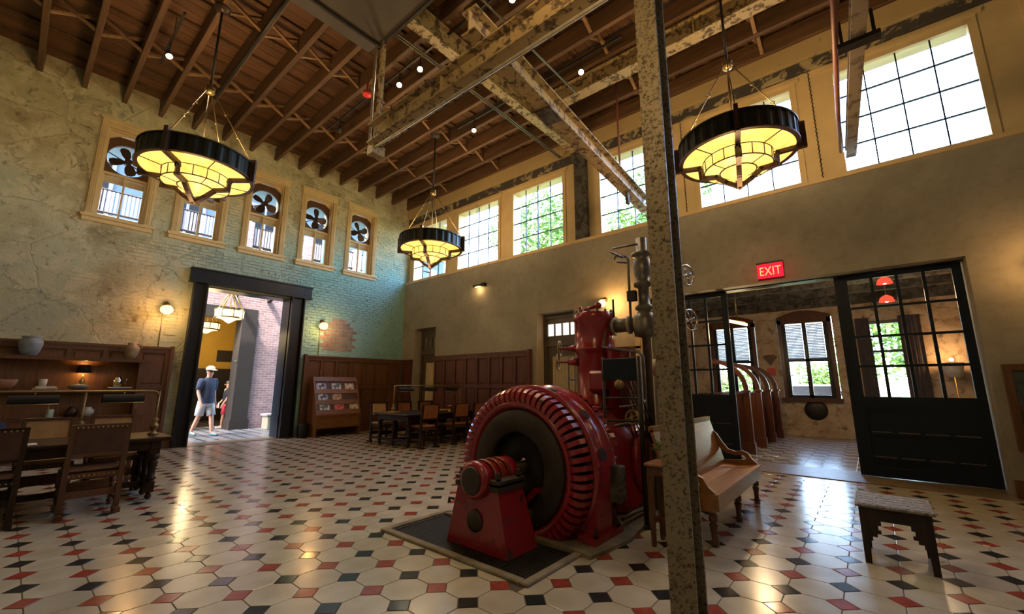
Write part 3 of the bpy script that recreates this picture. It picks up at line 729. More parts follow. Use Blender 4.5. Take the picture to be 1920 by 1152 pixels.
# ------------------------------------------------------------------ steel overhead
def ibeam(name, p0, p1, w_, d_, mat, label, tf=.022, tw=.014, up=(0, 0, 1)):
    p0 = Vector(p0); e = empty(name, p0, label, 'steel beam')
    MB().bar(p0, p1, tw, d_ - 2 * tf, (0, d_ / 2), up).build('web', mat, e)
    MB().bar(p0, p1, w_, tf, (0, tf / 2), up).build('bottom_flange', mat, e); MB().bar(p0, p1, w_, tf, (0, d_ - tf / 2), up).build('top_flange', mat, e)
    return e
A = ibeam('crane_beam', (-5.03, 2.88, 4.701), (XB, 2.80, 4.701), .20, .30, 'peeling_cream', 'peeling cream steel beam crossing overhead to the top of the post')
for k in range(8): MB().box(-4.6 + k * 1.1, -4.585 + k * 1.1, 2.81, 2.99, 4.722, 4.978).build('stiffener', 'peeling_cream', A)
B2 = ibeam('cross_beam', (-2.80, 2.60, 5.0), (-3.24, DR, 5.0), .20, .30, 'peeling_cream', 'pale steel beam running from the overhead beam down to the window sill behind the post')
MB().bar((-2.93, 4.10, 5.0), (-2.97, 4.45, 5.0), .24, .02, (0, -.01)).bar((-2.93, 4.10, 5.0), (-2.97, 4.45, 5.0), .02, .26, (-.03, .15)).build('splice_plate', 'dark_old', B2)
MB().bar((-3.13, 7.1, 4.88), (-3.135, 7.2, 4.88), .05, .24).build('bracket', 'dark_old', B2)
B1 = ibeam('roof_beam', (-4.92, 3.12, 7.02), (-4.92, DR, 7.02), .20, .36, 'peeling_cream', 'peeling steel beam under the joists ending on the dark pilaster')
Cb = ibeam('roof_purlin_beam', (-4.9, 6.55, 7.05), (XB, 6.62, 7.05), .24, .33, 'peeling_cream', 'warm lit cream steel beam along the ceiling in front of the high windows')
for k in range(9): MB().box(-4.4 + k * .95, -4.38 + k * .95, 6.44, 6.70, 7.072, 7.36).build('stiffener', 'peeling_cream', Cb)
B3 = ibeam('window_beam', (.46, 2.6, 5.0), (.20, DR, 5.0), .13, .16, 'beam_tan', 'narrow steel beam running to the wall across the brightest window')
MB().bar((.335, 5.3, 4.98), (.335, 5.42, 4.98), .36, .05).bar((.20, 5.36, 5.0), (.20, 5.36, 5.3), .03, .03).bar((.47, 5.36, 5.0), (.47, 5.36, 5.3), .03, .03).build('clamp', 'iron', B3)
MB().tube([(.22, 3.1, 5.12), (.10, 7.0, 5.12), (.09, DR - .05, 5.12)], .03, 8).thing('red_pipe', 'rod_red', 'dull red pipe beside the narrow beam crossing the brightest window', 'pipe')
MB().tube([(-3.28, 7.2, 5.3), (-3.28, 7.2, 7.7)], .022, 8).thing('hanger_rod', 'rod_red', 'thin red vertical rod hanging in front of the window left of the post', 'rod')
# post in the foreground
pe = empty('steel_post', (-1.0, 2.89, 0), 'speckled steel column standing from floor to overhead beam in the foreground', 'column')
MB().box(-1.040, -.888, 2.675, 2.695, 0, 4.70).build('flange', 'post_paint', pe); MB().box(-1.040, -.888, 2.845, 2.865, 0, 4.70).build('flange', 'post_paint', pe); MB().box(-.971, -.957, 2.695, 2.845, 0, 4.70).build('web', 'post_paint', pe)
MB().box(-1.07, -.86, 2.65, 2.89, 0, .015).build('base_plate', 'dark_old', pe)
# hanger with conduit at the end of the crane beam
he = empty('beam_hanger', (-5.05, 2.97, 4.75), 'yellow peeling hanger strut at the left end of the overhead beam', 'hanger')
MB().box(-5.09, -5.01, 2.93, 2.945, 4.72, 6.465).box(-5.055, -5.043, 2.945, 3.0, 4.72, 6.465).build('strut', 'peeling_cream', he)
MB().tube([(-5.16, 2.90, 6.46), (-5.16, 2.90, 4.78), (-5.14, 2.90, 4.69), (-5.06, 2.88, 4.66), (-3.2, 2.88, 4.66), (-.9, 2.88, 4.66), (2, 2.88, 4.66)], .02, 8).build('conduit', 'pipe_light', he)
MB().box(-5.12, -4.98, 2.85, 3.05, 4.58, 4.72).build('gusset', 'peeling_cream', he)
# air duct
du = empty('air_duct', (-4.3, 1.6, 6.5), 'large dark sheet metal duct box hung under the joists', 'duct')
MB().box(-5.18, -3.3, .4, 2.97, 6.5, 6.54).build('bottom_panel', 'duct', du)
MB().add([(-5.18, .4, 6.54), (-5.18, 2.97, 6.54), (-3.3, 2.97, 6.54), (-3.3, .4, 6.54), (-5.75, .2, 6.80), (-5.75, 3.10, 6.80), (-3.2, 3.10, 6.80), (-3.2, .2, 6.80)], [(0, 1, 5, 4), (1, 2, 6, 5), (2, 3, 7, 6), (3, 0, 4, 7), (4, 5, 6, 7)]).build('flared_side', 'duct', du)
MB().box(-5.75, -3.2, .2, 3.10, 6.80, 7.38).build('box', 'duct', du)
MB().box(-5.2, -3.28, 2.95, 2.99, 6.47, 6.53).box(-5.2, -5.16, .4, 2.95, 6.47, 6.53).build('rim', 'iron', du)
# conduits on the ceiling
tc = empty('twin_conduit', (-5.26, 5.8, 6.98), 'thin grey conduit running along the ceiling to the dark pilaster', 'conduit')
for q in (0, .05): MB().tube([(-5.24 - q, 3.3, 7.0), (-5.28 - q, DR - .09, 7.0)], .015, 6).build('tube', 'pipe_grey', tc)
for k in (5, 7, 9, 11): MB().tube([(-5.285, JY[k + 6], 7.0), (-5.285, JY[k + 6], JZ)], .006, 5).build('clip', 'iron', tc)
MB().tube([(-3.75, 3.35, 7.0), (-3.75, 6.4, 7.0)], .02, 6).thing('short_conduit', 'pipe_grey', 'thin grey conduit near the top edge beside the duct', 'conduit')
MB().tube([(-9.9, 1.98, 7.30), (-5.8, 1.98, 7.30)], .032, 8).thing('ceiling_pipe', 'iron', 'dark round pipe under the joists above the largest chandelier', 'pipe')
# track rails and spotlights
for i, (y, xa, xb) in enumerate(((4.08, -9.2, -2.8), (6.05, -6.8, -2.6), (1.02, -9.6, -7.9))):
    tk = empty('lighting_track', ((xa + xb) / 2, y, 7.34), ['black lighting track between the duct and the red bell', 'black lighting track behind the crossing beams', 'short black lighting track above the largest chandelier'][i], 'track')
    MB().box(xa, xb, y - .018, y + .018, 7.34, 7.372).build('rail', 'iron', tk)
    for q in range(24):
        xq = DL + .35 + .69 * q
        if xa < xq < xb and q % 2 == 0: MB().tube([(xq, y, 7.372), (xq, y, 7.753)], .006, 5).build('hanger', 'iron', tk)
def spot(x, y, z, aim, label, on=True):
    e = empty('spotlight', (x, y, z), label, 'spotlight', 'track spotlights under the ceiling')
    d = Vector(aim).normalized(); p = Vector((x, y, z))
    MB().tube([(x, y, 7.34), (x, y, z + .05)], .010, 6).build('stem', 'iron', e)
    MB().tube([p - d * .10, p + d * .06], .05, 12, rs=[.035, .058]).build('housing', 'iron', e)
    MB().lathe([(0, 0), (.050, .001), (.050, .012), (0, .022)], (0, 0, 0), 'z', 12)
    q = MB().tube([p + d * .061, p + d * .066], .048, 12).build('lens', 'bulb' if on else 'chrome', e)
    if on:
        l = bpy.data.lights.new('spot_light', 'SPOT'); l.energy = 90; l.color = (1, .72, .40); l.spot_size = R(75); l.spot_blend = .6; l.shadow_soft_size = .05
        o = bpy.data.objects.new('spot_light', l); C.objects.link(o); o.parent = e; o.location = d * .10; o.rotation_euler = d.to_track_quat('-Z', 'Y').to_euler()
tw = lambda x, y, z: (-x * .5, -y * .5, 1.2 - z)
spot(-8.82, 1.02, 7.1, (.55, .1, -.9), 'lit white spotlight under the joists above the largest chandelier')
spot(-5.67, 4.08, 7.1, (.5, -.3, -.9), 'lit spotlight nearer the steel beam of the pair beside the duct')
spot(-6.31, 4.08, 7.1, (.5, -.3, -.9), 'lit spotlight nearer the red bell of the pair beside the duct')
spot(-3.43, 6.05, 7.1, (.3, -.5, -.9), 'lit spotlight between the crossing beams and the post')
spot(-6.24, 6.05, 7.1, (.4, -.4, -.9), 'lit spotlight right of the small chandelier rod')
spot(-3.45, 4.08, 7.1, (.3, -.3, -.9), 'lit spotlight at the top edge above the crossing beams')
spot(-8.62, 4.08, 7.1, (-.5, -.2, -.9), 'small spotlight pointing away, left of the hanger strut', False)
MB().lathe([(0, -.03), (.075, -.025), (.09, 0), (.08, .03), (.02, .05), (.02, .30), (0, .30)], (-7.02, 3.82, 7.06), 'z', 18).thing('alarm_bell', 'bell_red', 'round bright red alarm bell under the ceiling joists', 'bell')
# ------------------------------------------------------------------ chandeliers
def chandelier(loc, label):
    e = empty('chandelier', (0, 0, 0), label, 'chandelier', 'ring chandeliers under the ceiling')
    n = 120; RO = .72
    wob = lambda k: 1.0 if k % 4 < 2 else .978
    MB().lathe([(RO, 0), (RO, .25), (RO - .03, .25), (RO - .03, 0)], n=n, smooth=False, wob=wob, close=True).build('corrugated_band', 'band_metal', e)
    MB().lathe([(RO + .012, .245), (RO + .012, .265), (RO - .03, .265), (RO - .03, .245)], n=64, smooth=False, close=True).lathe([(RO + .012, -.012), (RO + .012, .008), (RO - .04, .008), (RO - .04, -.012)], n=64, smooth=False, close=True).build('rim', 'bronze', e)
    prof = [(.74, -.035), (.47, -.055), (.45, -.09), (.445, -.215), (.27, -.235), (.15, -.34), (.0, -.44)]
    def panels(name, r0, z0, r1, z1, cnt, off=0):
        for k in range(cnt):
            a0 = off + 2 * PI * k / cnt + .006; a1 = off + 2 * PI * (k + 1) / cnt - .006
            MB().lathe([(r0, z0), (r1, z1)], n=6, a0=a0, a1=a1).build(name, 'alabaster', e)
    panels('outer_panel', .69, .0, .42, -.03, 8); panels('drum_panel', .42, -.03, .415, -.18, 16); panels('inner_panel', .41, -.18, .22, -.205, 8); panels('bowl_panel', .22, -.205, .02, -.34, 8)
    m = MB()
    for r_, z in ((.42, -.03), (.417, -.182), (.22, -.208)): m.tube([(r_ * math.cos(2 * PI * k / 40), r_ * math.sin(2 * PI * k / 40), z) for k in range(41)], .009, 5, cap=False)
    for k in range(8):
        a = 2 * PI * k / 8; ca, sa = math.cos(a), math.sin(a); m.tube([(.69 * ca, .69 * sa, -.003), (.42 * ca, .42 * sa, -.033)], .007, 5); m.tube([(.41 * ca, .41 * sa, -.183), (.22 * ca, .22 * sa, -.208)], .006, 5)
    for k in range(16): a = 2 * PI * k / 16; ca, sa = math.cos(a), math.sin(a); m.tube([(.424 * ca, .424 * sa, -.03), (.419 * ca, .419 * sa, -.18)], .006, 5)
    m.build('glazing_bars', 'bronze', e)
    for k in range(4):
        a = PI / 4 + k * PI / 2; ca, sa = math.cos(a), math.sin(a); P = lambda r_, z: (r_ * ca, r_ * sa, z)
        m = MB()
        for (r0, z0), (r1, z1) in zip(prof, prof[1:]):
            d = Vector((r1 - r0, 0, z1 - z0)).normalized() * .02; m.bar(P(r0 - d.x, z0 - d.z), P(r1 + d.x, z1 + d.z), .06, .05)
        m.build('arm', 'bronze', e)
        b = MB().bar(P(.735, -.06), P(.735, .30), .05, .12, up=P(1, 0)); b.build('bracket', 'bronze', e)
        top = Vector(P(.70, .30)); hub = Vector(P(.05, 1.42)); rd = MB().tube([top, hub], .008, 6)
        for q in (.33, .66):
            c_ = top.lerp(hub, q); rd.tube([(c_.x + .022 * math.cos(t_) * ca, c_.y + .022 * math.cos(t_) * sa, c_.z + .022 * math.sin(t_)) for t_ in [2 * PI * i / 10 for i in range(11)]], .006, 5, cap=False)
        rd.build('suspension_rod', 'brass_dark', e)
    MB().tube([(0, 0, .25), (0, 0, 1.42)], .012, 8).build('centre_rod', 'brass_dark', e)
    MB().lathe([(.02, 1.36), (.06, 1.38), (.075, 1.42), (.05, 1.46), (.07, 1.48), (.02, 1.52)], n=14).build('hub', 'brass_dark', e)
    MB().tube([(0, 0, 1.5), (0, 0, 2.93)], .018, 8).build('stem', 'iron', e)
    MB().lathe([(.02, 2.86), (.05, 2.88), (.12, 2.92), (.12, 2.935), (0, 2.935)], n=16).build('canopy', 'bronze', e)
    return e
ch = chandelier(None, 'largest-looking round chandelier at left, before the fan windows')
def place_ch(o, loc, rz):
    o.location = loc; o.rotation_euler = (0, 0, rz)
    l = bpy.data.lights.new('chandelier_light', 'POINT'); l.energy = 100; l.color = (1, .66, .32); l.shadow_soft_size = .3
    lo = bpy.data.objects.new('chandelier_light', l); C.objects.link(lo); lo.parent = o; lo.location = (0, 0, .30)
    l2 = l.copy(); l2.energy = 24; l2.shadow_soft_size = .25; lo = bpy.data.objects.new('chandelier_downlight', l2); C.objects.link(lo); lo.parent = o; lo.location = (0, 0, -.75)
ch2 = copy_tree(ch, (0, 0, 0), 0, 'smaller-looking round chandelier hanging near the far corner')
ch3 = copy_tree(ch, (0, 0, 0), 0, 'round chandelier at right hanging before the bright windows beside the post')
ch_unseen = copy_tree(ch, (0, 0, 0), 0, 'unseen chandelier added above the view to complete the grid and warm the engine')  # guessed lamp out of view, added for warm fill on engine and post
place_ch(ch_unseen, (-1.03, 1.42, 4.45), R(20)); place_ch(ch, (-7.37, 1.40, 4.45), R(4)); place_ch(ch2, (-7.46, 5.92, 4.45), R(-10)); place_ch(ch3, (-1.03, 5.98, 4.42), R(58))

# ------------------------------------------------------------------ wall lamps
def globe_lamp(y, z, label):
    e = empty('globe_lamp', (DL, y, z - .15), label, 'wall lamp', 'globe lamps on the brick wall')
    MB().lathe([(0, 0), (.055, .005), (.055, .02), (.02, .03), (.02, .10), (0, .10)], (DL, y, z + .14), 'x', 14).build('backplate', 'brass_dark', e)
    MB().tube([(DL + .08, y, z + .14), (DL + .13, y, z + .14), (DL + .15, y, z + .10)], .012, 8).build('arm', 'brass_dark', e)
    MB().lathe([(.03, .13), (.05, .11), (.05, .085), (.03, .08)], (DL + .15, y, z), 'z', 14).build('collar', 'brass_dark', e)
    MB().sphere((DL + .15, y, z), .115, 18, 12, (1, 1, .9)).build('globe', 'globe', e)
    point((DL + .34, y, z - .04), 18, (1, .5, .16), .10, e)
    MB().tube([(DL + .015, y - .03, 2.16), (DL + .015, y - .03, z + .10)], .011, 6).build('conduit', 'pipe_light', e)
globe_lamp(2.03, 2.96, 'glowing globe wall lamp left of the black doorway')
globe_lamp(5.53, 2.98, 'glowing globe wall lamp right of the black doorway')
e = empty('picture_light', (-8.19, DR, 4.05), 'small cylinder wall light high on the grey plaster wall', 'wall light')
MB().tube([(-8.36, DR - .09, 4.13), (-8.02, DR - .09, 4.13)], .035, 12).build('tube', 'iron', e); MB().box(-8.03, -7.93, DR - .12, DR, 4.08, 4.18).build('mount', 'iron', e)
MB().box(-8.28, -8.08, DR - .11, DR - .07, 4.09, 4.096).build('lens', 'bulb_soft', e); point((-8.18, DR - .14, 4.03), 4, (1, .6, .25), .04, e)
e = empty('wall_sconce', (-4.28, DR, 3.05), 'glowing sconce on the wall behind the top of the red engine', 'wall lamp')
MB().lathe([(0, 0), (.06, -.005), (.06, -.02), (.02, -.03), (.02, -.1), (0, -.1)], (-4.28, DR, 3.22), 'y', 12).build('backplate', 'brass_dark', e); MB().sphere((-4.28, DR - .15, 3.12), .085, 14, 10).build('globe', 'globe', e); point((-4.05, DR - .30, 3.1), 26, (1, .5, .16), .08, e)
e = empty('wall_sconce', (1.86, DR, 2.7), 'sconce beyond the right edge whose glow shows on the wall', 'wall lamp')
MB().lathe([(0, 0), (.06, -.005), (.06, -.02), (.02, -.03), (.02, -.1), (0, -.1)], (1.86, DR, 3.0), 'y', 12).build('backplate', 'brass_dark', e); MB().sphere((1.86, DR - .15, 2.9), .11, 14, 10).build('globe', 'globe', e); point((1.86, DR - .36, 2.9), 10, (1, .5, .16), .08, e)
# exit sign
e = empty('exit_sign', (-1.09, DR - .1, 3.17), 'glowing red EXIT sign above the wide opening', 'sign')
MB().box(-1.29, -.895, DR - .09, DR - .012, 3.44, 3.47).box(-1.29, -.895, DR - .02, DR - .004, 3.17, 3.47).build('housing', 'iron', e)
MB().box(-1.285, -.90, DR - .075, DR - .055, 3.19, 3.44).build('face', 'exit_red', e)
fc = bpy.data.curves.new('exit_letters', 'FONT'); fc.body = 'EXIT'; fc.size = .215; fc.extrude = .002; fc.align_x = 'CENTER'; fc.space_character = 1.05
fc.materials.append(M['exit_text']); ft_ = bpy.data.objects.new('tmp', fc); C.objects.link(ft_); bpy.context.view_layer.update()
fme = bpy.data.meshes.new_from_object(ft_.evaluated_get(bpy.context.evaluated_depsgraph_get())); bpy.data.objects.remove(ft_); fo = bpy.data.objects.new('exit_letters', fme); C.objects.link(fo)
fo.parent = e; fo.rotation_euler = (PI / 2, 0, 0); fo.location = (-1.092 + 1.09, -.078 + .1, 3.238 - 3.17); fo.scale = (.72, 1, 1)
point((-1.09, DR - .25, 3.28), 1.2, (1, .02, .03), .08, e)

# ------------------------------------------------------------------ dynamo and steam engine on its pit
gx, gy, gz = -2.69, 3.30, .57
pit = empty('engine_pit', (-2.8, 2.85, 0), 'metal grating in a worn timber edged pit under the engine', 'grating')
MB().box(PX0, PX1, 3.17, 3.75, -.30, -.29).box(PX0, PX1, PY0, PY1, -.30, -.28).box(PX0, PX1, 3.74, 3.75, -.3, -.02).build('pit_floor', 'pit', pit)
bb = MB(); 
for a in ((PX0 - .07, PX0, PY0 - .07, PY1 + .05), (PX1, PX1 + .07, PY0 - .07, PY1 + .05), (PX0, PX1, PY0 - .07, PY0)): bb.cham(a[0], a[1], a[2], a[3], -.03, .022, .008)
bb.build('timber_edge', 'concrete', pit)
gm = MB(); x = PX0 + .03
while x < PX1: gm.box(x - .004, x + .004, PY0, PY1, -.03, .002); x += .022
y = PY0 + .04
while y < PY1: gm.box(PX0, PX1, y - .004, y + .004, -.03, -.006); y += .10
gm.build('grating_bars', 'grate', pit, kind='stuff')
MB().box(PX0, PX0 + .03, PY0, PY1, -.03, .006).box(PX1 - .03, PX1, PY0, PY1, -.03, .006).box(PX0 + .03, PX1 - .03, PY0, PY0 + .03, -.03, .006).build('grating_rim', 'iron', pit)
# rough concrete plinth behind
cm_ = MB(); 
out = [(-3.55, 3.17), (-3.58, 4.2), (-3.5, 5.28), (-1.84, 5.28), (-1.79, 4.7), (-1.82, 4.15), (-1.76, 3.72), (-1.81, 3.3), (-1.84, 3.14), (-1.93, 3.17)]
cm_.prism(out, 'z', -.02, .03); cm_.thing('engine_plinth', 'concrete', 'rough concrete slab under the red engine', 'plinth')
dy = empty('dynamo', (gx, 3.4, 0), 'round red slotted dynamo with bearing pedestal in front of the engine', 'dynamo')
# bearing pedestal
pv = [(-3.02, 2.70), (-2.31, 2.70), (-2.31, 3.09), (-3.02, 3.09)]; tv = [(-2.93, 2.74), (-2.46, 2.74), (-2.46, 3.06), (-2.93, 3.06)]
pd = MB().add([(x, y, .004) for x, y in pv] + [(x, y, .50) for x, y in tv], [(3, 2, 1, 0), (4, 5, 6, 7), (0, 1, 5, 4), (1, 2, 6, 5), (2, 3, 7, 6), (3, 0, 4, 7)]).build('pedestal', 'engine_red', dy)
MB().lathe([(.09, 2.712), (.085, 2.700), (0, 2.700)], (-2.69, 0, .22), 'y', 16).build('boss', 'rotor_dark', pd)
bc = MB().lathe([(.125, 2.66), (.155, 2.68), (.155, 2.74), (.135, 2.76), (.135, 3.02), (.15, 3.04), (.15, 3.12), (.10, 3.13)], (gx, 0, gz - .02), 'y', 28).build('bearing', 'engine_red', dy)
MB().lathe([(.118, 2.655), (.105, 2.648), (0, 2.648)], (gx, 0, gz - .02), 'y', 24).build('bearing_cap', 'rotor_dark', bc)
MB().box(-2.95, -2.43, 2.72, 3.08, .475, .515).box(-2.95, -2.43, 2.72, 3.08, .535, .56).build('bearing_flange', 'rotor_dark', dy)
for k in range(3):
    y = 2.80 + k * .09; MB().lathe([(.152, y), (.158, y + .018), (.152, y + .036)], (gx, 0, gz - .02), 'y', 20, 0, PI).build('oil_ring', 'copper_red', bc)
bl = MB().tube([(0, 0, 0), (0, 0, .07)], .016, 6).tube([(0, 0, .015), (0, 0, .035)], .028, 6).mesh('bolt', 'iron')
for x in (-2.91, -2.47):
    for y in (2.76, 3.03): inst('bolt', bl, (x, y, .555), dy)
MB().tube([(-3.03, 2.78, .33), (-3.09, 2.78, .33), (-3.09, 2.78, .29)], .012, 6).build('drain_cock', 'iron', dy)
MB().tube([(gx, 3.1, gz - .02), (gx, 4.3, gz - .02)], .075, 16).build('shaft', 'iron', dy)
# rotor disc
MB().lathe([(.335, 3.34), (.335, 3.26), (.53, 3.25), (.545, 3.27), (.545, 3.40), (.335, 3.40)], (gx, 0, gz), 'y', 56, close=True).build('armature_ring', 'rotor_dark', dy)
MB().lathe([(.08, 3.36), (.34, 3.36), (.34, 3.42), (.08, 3.42)], (gx, 0, gz), 'y', 40, close=True).build('armature_web', 'pit', dy)
MB().bar((gx + .12, 3.27, gz - .30), (gx + .26, 3.27, gz - .16), .05, .10, up=(0, 1, 0)).bar((gx + .12, 3.27, gz - .30), (gx + .02, 3.27, gz - .26), .05, .06, up=(0, 1, 0)).build('brush_holder', 'engine_red', dy)
# field ring with cooling slots: rib after rib around the rim
MB().lathe([(.55, 3.28), (.60, 3.245), (.62, 3.245), (.62, 3.45), (.55, 3.45)], (gx, 0, gz), 'y', 72, close=True).build('inner_rim', 'engine_red', dy)
MB().lathe([(.625, 3.40), (.75, 3.40), (.75, 3.44), (.625, 3.44)], (gx, 0, gz), 'y', 72, close=True).build('ring_back', 'pit', dy)
for k in range(62):
    a = 2 * PI * k / 62; ca, sa = math.cos(a), math.sin(a); P = lambda r_, y: (gx + r_ * ca, y, gz + r_ * sa)
    tg = Vector((-sa, 0, ca)) * .0215; pr_ = [(.612, 3.25), (.665, 3.232), (.715, 3.25), (.748, 3.30), (.755, 3.42), (.612, 3.42)]
    v = [Vector(P(*q)) - tg for q in pr_] + [Vector(P(*q)) + tg for q in pr_]; m = len(pr_)
    MB().add(v, [tuple(range(m)), tuple(range(m, 2 * m))] + [(i, (i + 1) % m, m + (i + 1) % m, m + i) for i in range(m)]).build('field_rib', 'engine_red', dy)
fr_ = MB().lathe([(.745, 3.42), (.785, 3.42), (.785, 3.46), (.765, 3.47), (.765, 3.72), (.785, 3.73), (.785, 3.78), (.70, 3.78), (.70, 3.42)], (gx, 0, gz), 'y', 80, close=True).build('frame_ring', 'engine_red', dy)
for ad_ in (75, 42, 12, -35, 105, 138, 168):
    a = R(ad_); ca, sa = math.cos(a), math.sin(a); c_ = Vector((gx + .766 * ca, 3.60, gz + .766 * sa)); d = Vector((ca, 0, sa))
    MB().tube([c_ - d * .01, c_ + d * .003], .058, 18).build('inspection_hole', 'pit', fr_)
for s_ in (-1, 1):
    xa = gx + s_ * .62; xb = gx + s_ * .755
    MB().box(min(xa, xb), max(xa, xb), 3.43, 3.77, .03, .60).build('leg', 'engine_red', dy)
    ft = MB().box(min(xa, gx + s_ * .80), max(xa, gx + s_ * .80), 3.34, 3.84, .03, .085).build('foot', 'engine_red', dy)
    for y in (3.38, 3.79): inst('bolt', bl, (gx + s_ * .775, y, .085), ft)
MB().lathe([(.60, 3.80), (.74, 3.80), (.74, 3.92), (.60, 3.92)], (gx, 0, gz), 'y', 60, close=True).build('rear_ring', 'engine_red', dy)
for k in range(62):
    a = 2 * PI * k / 62; ca, sa = math.cos(a), math.sin(a); v = Vector((gx + .735 * ca, 3.80, gz + .735 * sa))
    if sa > -.5: MB().bar(v, v + Vector((0, .14, 0)), .045, .05, up=(ca, 0, sa)).build('rear_rib', 'engine_red', dy)
eb = MB().cham(-2.03, -1.83, 3.70, 3.82, .30, .62, .01).thing('switch_box', 'dark_old', 'grey metal switch box beside the dynamo ring', 'box')
MB().tube([(-1.93, 3.76, .62), (-1.93, 3.76, .645)], .014, 8).tube([(-1.93, 3.76, .03), (-1.93, 3.76, .30)], .018, 8).build('conduit', 'iron', eb)
# steam engine
cx, cy = -2.60, 4.72
en = empty('steam_engine', (cx, cy, .03), 'tall red vertical steam engine behind the dynamo', 'engine')
MB().lathe([(.0, .03), (.62, .03), (.62, .12), (.58, .14), (.58, .60), (.54, .80), (.42, .98), (.30, 1.08), (.30, 1.10)], (cx, cy, 0), 'z', 32).build('crankcase', 'engine_red', en)
cs = MB().lathe([(.0, 3.98), (.36, 3.98), (.40, 4.02), (.40, 4.10), (.36, 4.12), (.36, 5.0)], (cx, 0, .57), 'y', 32).build('shaft_housing', 'engine_red', en)
sd_ = MB().lathe([(.33, 0), (.33, .10), (.36, .10), (.36, .16), (.30, .20), (.22, .23), (0, .24)], (-2.16, cy + .08, .52), 'x', 28).build('side_cover', 'engine_red', en)
cyl = MB().lathe([(.34, 1.08), (.34, 1.11), (.25, 1.115), (.22, 1.14), (.22, 1.72), (.245, 1.76), (.26, 1.78), (.26, 1.81), (.245, 1.83), (.245, 2.14), (.262, 2.155), (.262, 2.235), (.24, 2.25), (0, 2.26)], (cx, cy, 0), 'z', 36).build('cylinder', 'engine_red', en)
MB().lathe([(.31, 1.02), (.35, 1.03), (.35, 1.07), (.31, 1.08)], (cx, cy, 0), 'z', 32).build('cylinder_flange', 'engine_red', en)
vc = MB().lathe([(0, .92), (.14, .92), (.14, 1.74), (.155, 1.76), (.155, 1.79), (0, 1.80)], (cx + .34, cy - .06, 0), 'z', 24).build('valve_chest', 'engine_red', en)
MB().cham(cx + .02, cx + .26, cy - .27, cy - .10, 1.28, 1.52, .03).build('steam_chest_cover', 'engine_red', en)
for k in range(14):
    a = 2 * PI * k / 14; inst('bolt', bl, (cx + .235 * math.cos(a), cy + .235 * math.sin(a), 2.21), cyl)
    inst('bolt', bl, (cx + .315 * math.cos(a), cy + .315 * math.sin(a), 1.08), cyl)
MB().tube([(cx - .10, cy - .05, 2.25), (cx - .10, cy - .05, 2.31), (cx + .06, cy - .05, 2.34)], .025, 8).sphere((cx + .09, cy - .05, 2.345), .045, 10, 8).tube([(cx - .17, cy - .06, 2.24), (cx - .17, cy - .06, 2.33)], .012, 6).sphere((cx - .17, cy - .06, 2.345), .022, 8, 6).build('relief_valve', 'engine_red', en)
# hand wheels on the cylinder side
def wheel(c_, ax, r_, mat, par, name='hand_wheel'):
    ax = Vector(ax).normalized(); u = ax.cross(Vector((0, 0, 1))).normalized(); v = ax.cross(u); c_ = Vector(c_); m = MB()
    m.tube([c_ + (u * math.cos(2 * PI * k / 20) + v * math.sin(2 * PI * k / 20)) * r_ for k in range(21)], .012, 6, cap=False)
    for k in range(4): m.tube([c_, c_ + (u * math.cos(PI / 2 * k + .4) + v * math.sin(PI / 2 * k + .4)) * r_], .009, 5)
    m.tube([c_ - ax * .02, c_ + ax * .02], .022, 8); return m.build(name, mat, par)
for z, q in ((1.84, .0), (1.67, .03)):
    MB().tube([(cx - .18, cy - .12, z - .03), (cx - .30, cy - .16, z - .03)], .04, 10, rs=[.055, .035]).tube([(cx - .30, cy - .16, z - .03), (cx - .40 - q, cy - .2, z - .03)], .014, 8).build('valve_stem', 'engine_red', en)
    wheel((cx - .40 - q, cy - .2, z - .03), (-1, -.4, 0), .095, 'brass_dark', en)
for z in (1.42, 1.25): MB().tube([(cx - .20, cy - .14, z), (cx - .30, cy - .16, z)], .01, 6).build('oil_pipe', 'pipe_grey', en)
MB().tube([(cx - .30, cy - .16, 1.05), (cx - .30, cy - .16, 1.66)], .01, 6).build('oil_pipe', 'pipe_grey', en)
# steam piping: branch from the cylinder head to the tall stop valve
pe_ = empty('steam_pipe', (-1.94, 4.75, .03), 'tall grey steam pipe with stop valves standing behind the post', 'pipe')
MB().tube([(cx + .20, cy, 2.07), (-1.98, 4.75, 2.07)], .085, 16).build('branch', 'pipe_grey', pe_)
for x in (-2.34, -2.14, -2.04): MB().tube([(x, cy + .02, 2.07), (x + .035, cy + .02, 2.07)], .115, 16).build('branch_flange', 'pipe_light', pe_)
MB().lathe([(.05, .03), (.05, 1.90), (.13, 1.92), (.14, 2.0), (.14, 2.12), (.10, 2.18), (.075, 2.22), (.11, 2.24), (.11, 2.27), (.07, 2.30), (.065, 2.50), (.11, 2.52), (.115, 2.56), (.075, 2.58), (.10, 2.66), (.112, 2.74), (.10, 2.84), (.07, 2.88), (.12, 2.895), (.12, 2.935), (.062, 2.94), (.062, 3.12), (0, 3.12)], (-1.94, 4.75, 0), 'z', 24).build('riser', 'pipe_grey', pe_)
MB().tube([(-2.08, 4.66, 1.95), (-2.08, 4.66, 2.86), (-2.10, 4.66, 2.90), (-2.22, 4.62, 2.92), (-2.24, 4.62, 2.88)], .016, 8).tube([(-1.94, 4.64, 3.02), (-2.24, 4.60, 3.02), (-2.27, 4.60, 2.98), (-2.12, 4.62, 2.88)], .013, 8).tube([(-2.08, 4.66, 2.82), (-2.20, 4.60, 2.84)], .013, 6).build('bypass_pipe', 'pipe_grey', pe_)
MB().tube([(-2.09, 4.66, 2.44), (-2.03, 4.68, 2.44)], .03, 8).box(-2.10, -2.0, 4.62, 4.70, 2.34, 2.46).tube([(-2.32, 4.7, 2.12), (-2.32, 4.7, 2.40)], .014, 8).build('fitting', 'iron', pe_)
